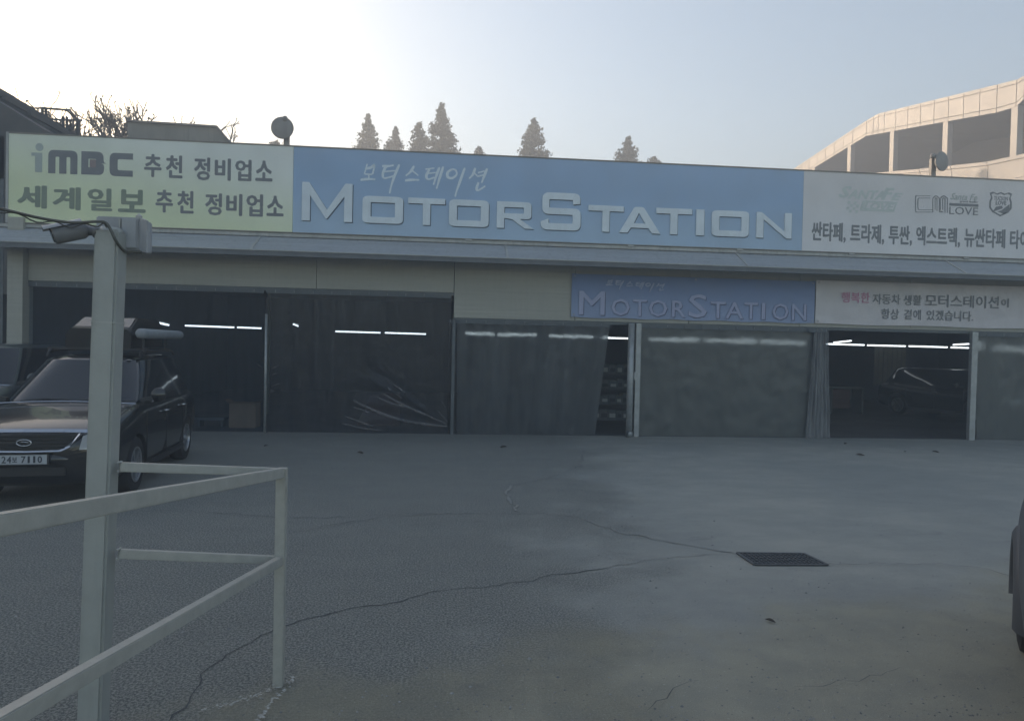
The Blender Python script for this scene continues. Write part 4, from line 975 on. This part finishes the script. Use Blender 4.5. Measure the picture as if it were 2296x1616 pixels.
# junction box on the right of the pole
j0, j1 = at(236, 487, YP-.10), at(331, 566, YP-.10)
jb = empty('junction_box', ((j0.x+j1.x)/2, YP, j1.z)); tag(jb, 'pale metal junction box fixed to the top of the cream pole', 'box')
M_jb = mat('box_enamel', (.34, .35, .37), .5, var=.15, vscale=8, streak=.3)
yj0, yj1 = YP+.10, YP+.26
ja, jbx = at(268, 525, yj0), at(312, 525, yj0); z1j, z0j = at(290, 487, yj0).z, at(290, 560, yj0).z
MB().box((ja.x-.115, yj0, z0j), (jbx.x, yj1, z1j)).build('case', M_jb, jb, bevel=.006)
MB().box((ja.x, yj0-.012, z0j+.01), (ja.x+.008, yj0-.001, z1j-.01)).build('hinge', M_gutter, jb)
MB().box((ja.x+.012, yj0-.008, z0j+.008), (jbx.x-.01, yj0-.001, z1j-.008)).build('cover', M_jb, jb, bevel=.003)
dr = MB(); dr.prism([(jbx.x+.002, yj0, z0j), (jbx.x+.05, yj0-.035, z0j-.015), (jbx.x+.05, yj0-.035, z1j-.02), (jbx.x+.002, yj0, z1j)], (.006, .008, 0)); dr.build('door', M_jb, jb)
MB().lathe([(.014, -.02), (.016, .01), (0, .025)], (jbx.x-.01, yj0+.02, z1j), (0, 0, 1), 10).build('cable_gland', M_gutter, jb)
# cable
pts = [at(-120, 445, YP-.6), at(0, 468, YP-.35), at(90, 489, YP-.15), at(160, 499, YP-.08), at(215, 497, YP-.05), at(236, 499, YP-.03), at(248, 515, YP-.03), at(260, 540, YP-.02), at(278, 562, YP+.06), at(300, 564, YP+.08), at(318, 566, YP+.09)]
def smooth(P, n=6):
    Q = []
    for i in range(len(P)-1):
        p0, a, b, p3 = P[max(0, i-1)], P[i], P[i+1], P[min(len(P)-1, i+2)]
        for k in range(n):
            t = k/n; Q.append(.5*((2*a)+(-p0+b)*t+(2*p0-5*a+4*b-p3)*t*t+(-p0+3*a-3*b+p3)*t**3))
    return Q+[P[-1]]
tag(MB().tube(smooth(pts), .007, 8).build('cable', M_cable, None, smooth=True), 'thick dark cable sagging from the left frame edge to the box on the pole', 'cable')
tag(MB().tube([p+Vector((0, .02, -.012+.01*sin(i))) for i, p in enumerate(smooth(pts[:6]))], .0035, 6).build('cable', M_cable, None, smooth=True), 'thin second cable hanging just under the thick one beside the security camera', 'cable')

# ------------------------------------------------------------------ railing
rl = empty('metal_railing', (-.93, 4.11, 0)); tag(rl, 'cream painted steel railing with a corner post in the left foreground', 'railing')
K = gnd(627, 1536); YR = K.y; pc = Vector((at(629, 1250, YR).x, YR, 0))
zr1 = at(636, 1049, YR).z; zr0 = at(632, 1246, YR).z
pwid = .058
MB().box((pc.x-pwid/2, YR-pwid/2, 0), (pc.x+pwid/2, YR+pwid/2, zr1-.0)).build('post', M_rail, rl, bevel=.004)
hh = .052
Yn = 1.82; e1 = at(0, 1150, Yn); e0 = at(0, 1598, Yn)
P1 = Vector((pc.x, YR, zr1)); P0 = Vector((pc.x, YR, zr0))
ext = 1.5
def railbar(a, b, nm='rail', w=.045, h=hh, extend=1.0):
    b = a+(b-a)*extend; return MB().bar(a-Vector((0,0,h/2)), b-Vector((0,0,h/2)), w, h).build(nm, M_rail, rl, bevel=.004)
railbar(P1+(e1-P1)*-.012, e1, extend=ext, h=.056); railbar(P0+(e0-P0)*.0, e0, extend=ext, h=.05)
R1 = Vector((pxc+pw/2, YP+.05, at(262, 1040, YP).z)); R0_ = Vector((pxc+pw/2, YP+.05, at(262, 1237, YP).z))
railbar(Vector((pc.x-.03, YR, zr1)), R1, h=.045); railbar(Vector((pc.x-.03, YR, zr0)), R0_, h=.045)
MB().prism([(pc.x+.005, YR-pwid/2-.002, zr1-.05), (pc.x+.031, YR-pwid/2-.002, zr1-.05), (pc.x+.027, YR-pwid/2-.002, zr1-.14)], (0, -.004, 0)).build('gusset', M_rail, rl)
for (wx, wy, wz) in ((pc.x-.03, YR-.024, zr0-.0), (pc.x-.03, YR-.024, zr0-.05), (pc.x+.02, YR-.03, zr1-.055), (R1.x, YP+.03, R1.z-.0), (R1.x, YP+.03, R1.z-.045), (R0_.x, YP+.03, R0_.z), (R0_.x, YP+.03, R0_.z-.045)):
    MB().tube([(wx-.0, wy+k*.006, wz+.003*sin(k*2.2)) for k in range(8)], [.004+.002*abs(sin(k*1.7)) for k in range(8)], 6).build('weld_bead', M_gutter, rl)
nearp = P1+(e1-P1)*ext
MB().box((nearp.x-.03, nearp.y, 0), (nearp.x+.03, nearp.y+.06, nearp.z-.05)).build('post', M_rail, rl)

# ------------------------------------------------------------------ drain grate
M_iron = mat('cast_iron', (.11, .115, .12), .6, metal=.4, var=.3, vscale=20)
A, B, C_, D_ = gnd(1653,1241), gnd(1803,1243), gnd(1855,1268), gnd(1692,1267.5)
dg = empty('drain_grate', ((A+B+C_+D_)/4)); tag(dg, 'dark iron drain grate set in the yard right of centre', 'drain')
pit_shade_sheet = MB(); pit_shade_sheet.add([A+Vector((0,0,.006)), B+Vector((0,0,.006)), C_+Vector((0,0,.006)), D_+Vector((0,0,.006))], [(0,1,2,3)]); pit_shade_sheet.build('pit_shade_sheet', mat('pit_shade_black', (.008, .008, .009), .9), dg)  # flat black sheet over the ground; its colour paints the shade of a pit
Z = Vector((0,0,.010))
for a, b in ((A,B),(B,C_),(C_,D_),(D_,A)): MB().bar(a+Z, b+Z, .03, .014).build('frame', M_iron, dg)
for k in range(1, 7): t = k/7; MB().bar(A.lerp(D_, t)+Z, B.lerp(C_, t)+Z, .012, .010).build('bar', M_iron, dg)
for k in range(1, 16): t = k/16; MB().bar(A.lerp(B, t)+Z*1.02, D_.lerp(C_, t)+Z*.9, .010, .009).build('cross_bar', M_iron, dg)

# fallen leaves / debris
M_leaf = mat('dry_leaf', (.06, .05, .04), .8)
for i, (x, y, l) in enumerate(((808,1016,'dark curled leaf on the concrete left of centre near the clear curtain'),(1129,1003,'dark curled leaf lying in front of the dark frosted curtain'),(1929,1021,'dark curled leaf on the concrete in front of the open bay'),
     (1896,995,'small dark leaf lying close to the gathered curtain'),(2030,1013,'thin dark leaf in front of the open bay, left of the square post'),(2098,1014,'small brown leaf in front of the right steel post'),(1727,1393,'small dark pebble-like leaf below the drain grate'),(596,1000,'dark leaf beside the foot of the thin curtain pole'))):
    q = gnd(x, y, .005); rr = random.Random(i); mb = MB(); a0 = rr.uniform(0, 3); s_ = rr.uniform(.05, .09)*(.5 if y > 1300 else 1)
    def lf(u, v):
        w = sin(pi*u)**.8*.4*s_*(v-.5)*2; x_ = (u-.5)*2*s_
        return Vector((q.x+x_*cos(a0)-w*sin(a0), q.y+x_*sin(a0)+w*cos(a0), .008+.35*s_*(v-.5)**2*4*sin(pi*u)+.15*s_*u))
    mb.grid(lf, 6, 4); tag(mb.build('fallen_leaf', M_leaf, None), l, 'leaf', 'dry leaves scattered on the yard')

# ------------------------------------------------------------------ round dish lamps on the sign top
def dish(px, py, Yd, aim, lab, r=.25, ball=(8, -20), postx=None, posty=330):
    c = at(px, py, Yd); o = empty('dish_lamp', (c.x, Yd, zt_)); tag(o, lab, 'lamp', 'round dish lamps on short posts above the fascia signs')
    aim = Vector(aim).normalized(); mg = mat('dish_enamel', (.27, .26, .25), .5, var=.2, streak=.3)
    d = MB(); d.lathe([(0, .03), (r*.6, .03), (r*.97, .012), (r, 0), (r*.97, -.02), (r*.75, -.07), (r*.35, -.11), (0, -.12)], c, aim, 32); d_ = d.build('dish', mg, o); sharp(d_, 40)
    b = at(px+ball[0], py+ball[1], Yd); MB().lathe([(0,-.07),(.045,-.055),(.07,0),(.045,.055),(0,.07)], b, (0,0,1), 14).build('sensor_ball', mg, o, smooth=True)
    pp = at(postx, posty, Yd+.12); MB().box((pp.x-.06, Yd+.09, zt_-.3), (pp.x+.06, Yd+.2, c.z+.1)).build('short_post', mg, o, bevel=.01)
dish(633, 287, FAC+.35, (.05, -1, 0), 'round grey dish lamp on a short post above the left sign', postx=642, ball=(6, -20))
dish(2112, 362, FAC+.35, (.33, -.9, -.0), 'round grey dish lamp seen from the side above the off-white sign', r=.24, postx=2094, ball=(-20, -12))

# ------------------------------------------------------------------ parking structure on the right
XPK = 38.0
M_pan = mat('panel_metal', (.43, .39, .35), .5, var=.06, vscale=.5); M_panj = mat('panel_joint', (.24, .22, .2), .7); M_pin = mat('deck_concrete', (.20, .19, .185), .9, var=.2, vscale=.3)
pk = empty('parking_structure', (XPK, 55, 0)); tag(pk, 'pale panelled multi-storey car park with sloping ramp decks lit by the low sun', 'building')
def polyY(pts): return [atx(x, y, XPK) for x, y in pts]
top = polyY([(2420,135),(2296,170),(2280,179),(1970,255),(1940,272),(1770,385),(1600,500)])
bot = polyY([(2420,196),(2296,222),(2271,246),(1942,305),(1806,388),(1690,470)])
# sample as functions of world Y
def interp(P, y):
    P = sorted(P, key=lambda p: p.y)
    if y <= P[0].y: return P[0].z
    for a, b in zip(P, P[1:]):
        if a.y <= y <= b.y: return lerp(a.z, b.z, (y-a.y)/(b.y-a.y))
    return P[-1].z
y0p, y1p = min(p.y for p in top), min(max(p.y for p in top), max(p.y for p in bot))
step = 1.6; yy = y0p
knots = []
ys_ = y0p
while ys_ < y1p: knots.append(ys_); ys_ += step
knots.append(y1p); knots = sorted(set(knots) | {p.y for p in top+bot if y0p < p.y < y1p}); knots = [k for i, k in enumerate(knots) if i == 0 or k-knots[i-1] > .35]
mbk = MB(); mbk.prism([(XPK+.06, y, interp(top, y)-.02) for y in knots]+[(XPK+.06, y, interp(bot, y)+.02) for y in knots[::-1]], (.4, 0, 0)); mbk.build('band_core', M_panj, pk)
for a, b in zip(knots, knots[1:]):
    a2, b2 = a+.03, b-.03
    za, zb2 = interp(top, a2), interp(top, b2); wa, wb2 = interp(bot, a2), interp(bot, b2)
    ha, hb = za-wa, zb2-wb2
    for (f0, f1) in ((.0, .14), (.17, .83), (.86, 1.0)):
        MB().prism([(XPK-.04*(f0 > .1 and f0 < .5)*0, a2, wa+ha*f0), (XPK, b2, wb2+hb*f0), (XPK, b2, wb2+hb*f1), (XPK, a2, wa+ha*f1)], (.06 if .1 < f0 < .5 else .03, 0, 0)).build('facade_panel', M_pan, pk)
# columns
for (px, yt, yb2) in ((1825,380,400),(1906,326,396),(2002,292,390),(2122,270,378),(2277,246,362),(2440,215,340)):
    a = atx(px, yt, XPK+.1); wcol = .55
    MB().box((XPK+.03, a.y-wcol/2, 0), (XPK+.45, a.y+wcol/2, interp(bot, a.y)+.1)).build('column', M_pan, pk)
# lower parapet
par = polyY([(2420,305),(2296,347),(2262,358),(2085,377),(1920,392),(1700,412)])
yk = []
v0, v1 = min(p.y for p in par), max(p.y for p in par); q = v0
while q < v1: yk.append(q); q += 3.6
yk.append(v1)
for a, b in zip(yk, yk[1:]):
    for f0, f1, pr in ((0, .25, .08), (.28, 1.5, 0), (1.53, 2.75, 0), (2.78, 4.0, 0)):
        MB().prism([(XPK-pr, a+.03, interp(par, a)-f0), (XPK-pr, b-.03, interp(par, b)-f0), (XPK-pr, b-.03, interp(par, b)-f1), (XPK-pr, a+.03, interp(par, a)-f1)], (.3+pr, 0, 0)).build('facade_panel', M_pan, pk)
mbk = MB(); mbk.prism([(XPK+.1, y, interp(par, y)-.06) for y in yk]+[(XPK+.1, y, interp(par, y)-4.2) for y in yk[::-1]], (.15, 0, 0)); mbk.build('parapet_core', M_panj, pk)
# roof deck, back wall, floor inside
md = MB(); md.add([(XPK+.1, y, interp(bot, y)+.05) for y in knots]+[(XPK+16, y, interp(bot, y)+.05) for y in knots], [(i, i+1, len(knots)+i+1, len(knots)+i) for i in range(len(knots)-1)]); md.build('upper_deck', M_pin, pk)
md = MB(); md.add([(XPK+.3, y, interp(par, y)-1.1) for y in yk]+[(XPK+16, y, interp(par, y)-1.1) for y in yk], [(i, i+1, len(yk)+i+1, len(yk)+i) for i in range(len(yk)-1)]); md.build('lower_deck', M_pin, pk)
MB().box((XPK+11, y0p, 0), (XPK+11.3, y1p+6, 26)).build('back_wall', mat('ramp_wall', (.30, .27, .23), .8, var=.15, vscale=.4), pk)
MB().box((XPK+.3, y1p+5, 0), (XPK+11, y1p+5.3, 13)).build('end_wall', M_pin, pk)

# ------------------------------------------------------------------ things behind and left
M_conc = mat('rooftop_render', (.30, .29, .25), .8, var=.2, vscale=.8, streak=.3)
YK = FAC+9
poly = [at(286, 330, YK), at(286, 272, YK), at(484, 285, YK), at(516, 321, YK), at(520, 345, YK)]
for p in poly: p.y = YK
pz = MB(); pz.prism(poly, (0, 3.0, 0)); pho = pz.build('penthouse', M_conc, None); tag(pho, 'grey rooftop shed with a sloping right side above the left sign', 'shed')
tr = MB(); tr.bar(at(284, 271, YK-.05), at(486, 284, YK-.05), .08, .06); tr.bar(at(486, 284, YK-.05), at(518, 322, YK-.05), .08, .06); tr.build('roof_trim', M_panj, pho)
# left neighbour with dark sloping roof
YN = FAC+1.5
nb = empty('neighbour_building', (-13.2, YN+3, 0)); tag(nb, 'dark building with a sloping roof at the far left edge', 'building')
M_nroof = mat('dark_roof', (.09, .088, .085), .7, var=.25, vscale=1.2); M_nwall = mat('neighbour_wall', (.14, .155, .16), .8, var=.2, vscale=.7, streak=.3)
r0, r1, r2 = at(-420, -40, YN), at(0, 222, YN), at(170, 315, YN+1.5)  # upper end stretched out of frame to help block the sun
MB().prism([r0, r2, r2+Vector((0, 0, -.25)), r0+Vector((0, 0, -.25))], (0, 6, 0)).build('roof', M_nroof, nb)
mb = MB()
for k in range(9):
    a = r0.lerp(r2, (k+.5)/9); mb = MB().box((a.x-.03, YN, a.z-.02), (a.x+.03, YN+6, a.z+.06)); mb.build('roof_rib', M_nroof, nb)
w1 = at(16, 500, YN)
MB().box((w1.x-9, YN+.2, 0), (w1.x-.2, YN+6, at(0, 300, YN).z)).build('wall', M_nwall, nb)
MB().prism([(r0.x, YN+.2, r0.z-.1), (r2.x-.1, YN+.2, r2.z-.1), (r2.x-.1, YN+.2, 3), (w1.x-.19, YN+.2, 3), (w1.x-.19, YN+.2, at(0,300,YN).z-1), (r0.x, YN+.2, at(0,300,YN).z-1)], (0, 5.6, 0)).build('gable', M_nroof, nb)
# tall unseen block added out of frame to keep the sun off the yard
MB().box((-60, YN+.2, 0), (-18.2, YN+5.8, 11.8)).build('wall', M_nwall, nb)
MB().prism([(-60.3, YN-.1, 11.81), (-18.1, YN-.1, 11.81), (-18.1, YN+6, 12.6), (-60.3, YN+6, 12.6)], (0, 0, .2)).build('roof', M_nroof, nb)
# steel tower frame
YT = FAC+6
tw = empty('steel_frame_tower', (at(125, 300, YT).x, YT, 4.15)); tag(tw, 'open steel lattice frame on the roof left of the bare trees', 'frame')
M_tw = mat('tower_steel', (.10, .095, .09), .7, var=.2)
def seg(a, b, w=.06, dy=0, nm='strut'):
    w *= .6
    return _seg(a, b, w, dy, nm)
def _seg(a, b, w, dy, nm): MB().bar(at(a[0], a[1], YT+dy), at(b[0], b[1], YT+dy), w, w).build(nm, M_tw, tw)
T = {'a': (92,323), 'b': (95,322)}
for dy in (0, 1.3):
    ox = 0 if dy == 0 else 8
    seg((95+ox,242),(95+ox,345),.10,dy,'leg'); seg((150+ox,268),(150+ox,345),.08,dy,'leg'); seg((174+ox*.4,270),(174+ox*.4,345),.12,dy,'leg'); seg((142+ox,262),(142+ox,345),.10,dy,'leg')
    for y in (290, 302, 315): seg((112+ox,y-2),(172+ox*.4,y+2),.05,dy)
    seg((95+ox,243),(148+ox,247),.08,dy); seg((148+ox,247),(176,270),.08,dy); seg((112+ox,268),(176,270),.07,dy)
    seg((96+ox,248),(150+ox,290),.05,dy); seg((150+ox,275),(172,315),.04,dy); seg((172,275),(144+ox,315),.04,dy); seg((112+ox,285),(142+ox,315),.04,dy)
for p in ((95,243),(148,247),(174,270)): MB().bar(at(p[0], p[1], YT), at(p[0]+8, p[1], YT+1.3), .07, .07).build('strut', M_tw, tw)
MB().bar(at(70, 262, YT), at(70, 243, YT), .08, .08).build('strut', M_tw, tw); seg((70,243),(96,243),.06); seg((70,262),(100,290),.06)

# trees
M_bark = mat('bark', (.07, .06, .05), .9, var=.2); M_twig = mat('twig', (.05, .045, .04), .9)
M_needle = mat('metasequoia_leaf', (.06, .07, .05), .8, var=.35, vscale=1.5); M_green2 = mat('dry_leaf_bits', (.12, .09, .05), .8)
def bare_tree(px, ytop, Y, seed, spread, lab):
    top_ = at(px, ytop, Y); rnd = random.Random(seed); o = empty('bare_tree', (top_.x, Y, 0)); tag(o, lab, 'tree', 'leafless trees behind the garage roof')
    base = Vector((top_.x, Y, 0)); Ht = top_.z; trunk, tw_ = MB(), MB(); leaf = MB()
    def grow(p, d, L, r, dep):
        pts = [p]; q = p; dd = d.copy(); n = 4
        for i in range(n):
            dd = (dd+Vector((rnd.gauss(0,.11), rnd.gauss(0,.11), rnd.gauss(.05,.07)))).normalized(); q = q+dd*L/n; pts.append(q)
        (trunk if dep < 2 else tw_).tube(pts, [max(.021, r*(1-.5*i/n)) for i in range(n+1)], 6 if dep < 2 else 3, cap=False)
        if dep >= 4:
            if rnd.random() < .6:
                c = pts[-1]; s_ = .09; leaf.add([c+Vector((rnd.uniform(-s_,s_), rnd.uniform(-s_,s_), rnd.uniform(-s_,s_))) for _ in range(4)], [(0,1,2,3)])
        if dep < 5:
            for k in range(3 if dep else 5):
                i = rnd.randint(2, n) if dep else rnd.randint(2, n); a = rnd.uniform(0, 2*pi); s_ = spread*rnd.uniform(.5, 1.2)
                nd = (dd+Vector((cos(a)*s_, sin(a)*s_, rnd.uniform(-.05, .35)))).normalized(); grow(pts[i], nd, L*rnd.uniform(.5, .72), r*.5, dep+1)
    grow(base, Vector((0,0,1)), Ht*.45, .14, 0)
    zm = max(v.z for v in tw_.v); sc = Ht/zm
    for mm in (trunk, tw_, leaf):
        for v in mm.v: v.z *= sc
    trunk.build('trunk', M_bark, o, fix=False, smooth=True); tw_.build('twigs', M_twig, o, fix=False)
    if leaf.v: leaf.build('last_leaves', M_green2, o, fix=False)
for i, (px, yt, Y, sd, sp_, lab) in enumerate(((55,212,30,1,.7,'bare tree left of the steel frame tower'),(110,222,33,2,.7,'bare tree behind the steel frame tower'),(205,258,32,3,.75,'low bare tree just right of the steel frame tower'),
      (268,228,33,4,.8,'tallest bare tree standing left of the grey rooftop shed'),(322,240,35,5,.75,'bare tree rising over the left end of the grey rooftop shed'),(232,262,36,6,.8,'thin bare tree between the tower and the tallest bare tree'),
      (402,252,38,7,.7,'bare treetop over the middle of the grey rooftop shed'),(445,262,38,8,.6,'smallest bare treetop over the right end of the grey rooftop shed'))):
    bare_tree(px, yt, Y, sd, sp_, lab)
def conifer(px, ytop, halfw, Y, seed, lab, ybase=350):
    """halfw: half width in photo pixels where the crown meets the roof line at ybase"""
    t = at(px, ytop, Y); b = at(px, ybase, Y); hv = t.z-b.z; wv = halfw/FPX*Y*1.15; sl = wv/hv
    rnd = random.Random(seed); o = empty('conifer_tree', (t.x, Y, 0)); tag(o, lab, 'tree', 'cone-shaped trees beyond the garage roof')
    crown = MB(); total = t.z
    ctop = Vector((t.x, Y, t.z)); z = t.z-.1; zend = max(2.0, b.z-4)
    MB().tube([(t.x, Y, 0), (t.x+.1, Y, total*.6), (t.x, Y, t.z-.3)], [.3, .16, .02], 8).build('trunk', M_bark, o, smooth=True)
    br = MB()
    while z > zend:
        d = t.z-z; R = (sl*d)**.9*min(1.0, (wv*1.15)/max(.01, (sl*d)**.9)) if d < hv*1.6 else wv*1.3
        R = max(.12, min(R, wv*1.3)); nb_ = 7
        for k in range(nb_):
            a = rnd.uniform(0, 2*pi); rl_ = R*rnd.uniform(.7, 1.25)*(.9+.35*mnoise.noise(Vector((cos(a)*2+seed, sin(a)*2, z*.8))))
            if rnd.random() < .12: rl_ *= 1.2
            p0 = Vector((t.x, Y, z)); p1_ = p0+Vector((cos(a)*rl_, sin(a)*rl_, rl_*rnd.uniform(.12, .5)))
            br.tube([p0, p1_], [.03, .008], 3, cap=False)
            m_ = int(7+rl_*13)
            for j in range(m_):
                f = rnd.random()**.6; c = p0.lerp(p1_, f)+Vector((rnd.gauss(0,.16), rnd.gauss(0,.16), rnd.gauss(-.04,.14)))*(.5+.5*R/wv)
                s_ = rnd.uniform(.09, .19); u = Vector((rnd.gauss(0,1), rnd.gauss(0,1), rnd.gauss(0,1))).normalized(); w = u.cross(Vector((rnd.random(), rnd.random(), .3))).normalized()
                crown.add([c-u*s_, c+w*s_*.6, c+u*s_, c-w*s_*.6], [(0,1,2,3)])
        z -= .22
    br.build('branches', M_bark, o, fix=False); crown.build('crown', M_needle, o, fix=False)
for i, (px, yt, hw, Y, lab, yb2) in enumerate(((825,258,27,70,'ragged cone tree at the left end of the group of four trees',342),(887,288,20,72,'short cone tree second from the left in the group of four',344),
     (940,276,24,70,'medium cone tree third from the left in the group of four',346),(990,233,37,68,'tallest cone tree, at the right of the group of four',349),(1075,331,9,74,'tiny treetop between the group of four and the lone cone tree',352),
     (1197,268,36,69,'lone tall cone tree right of the group of four',355),(1409,308,25,70,'cone tree standing above the S end of the blue sign, second from the right',366),(1466,352,12,75,'tiny treetop furthest right above the blue sign',370),(620,320,9,60,'tiny bush top beside the left dish lamp post',328))):
    conifer(px, yt, hw, Y, 20+i, lab, yb2)

# ------------------------------------------------------------------ haze
hz = MB().box((-115, -30, -1), (115, 135, 30)).build('haze', None, None)
tag(hz, 'thin back-lit haze filling the air', 'haze', kind='stuff')
hm_ = bpy.data.materials.new('haze_air'); hm_.use_nodes = True; N, L = hm_.node_tree.nodes, hm_.node_tree.links
for n in list(N): N.remove(n)
ho = N.new('ShaderNodeOutputMaterial'); pv = N.new('ShaderNodeVolumePrincipled'); pv.inputs['Color'].default_value = (.84, .91, 1.0, 1)
pv.inputs['Density'].default_value = .0098; pv.inputs['Anisotropy'].default_value = .25
L.new(pv.outputs[0], ho.inputs['Volume']); hz.data.materials.clear(); hz.data.materials.append(hm_)
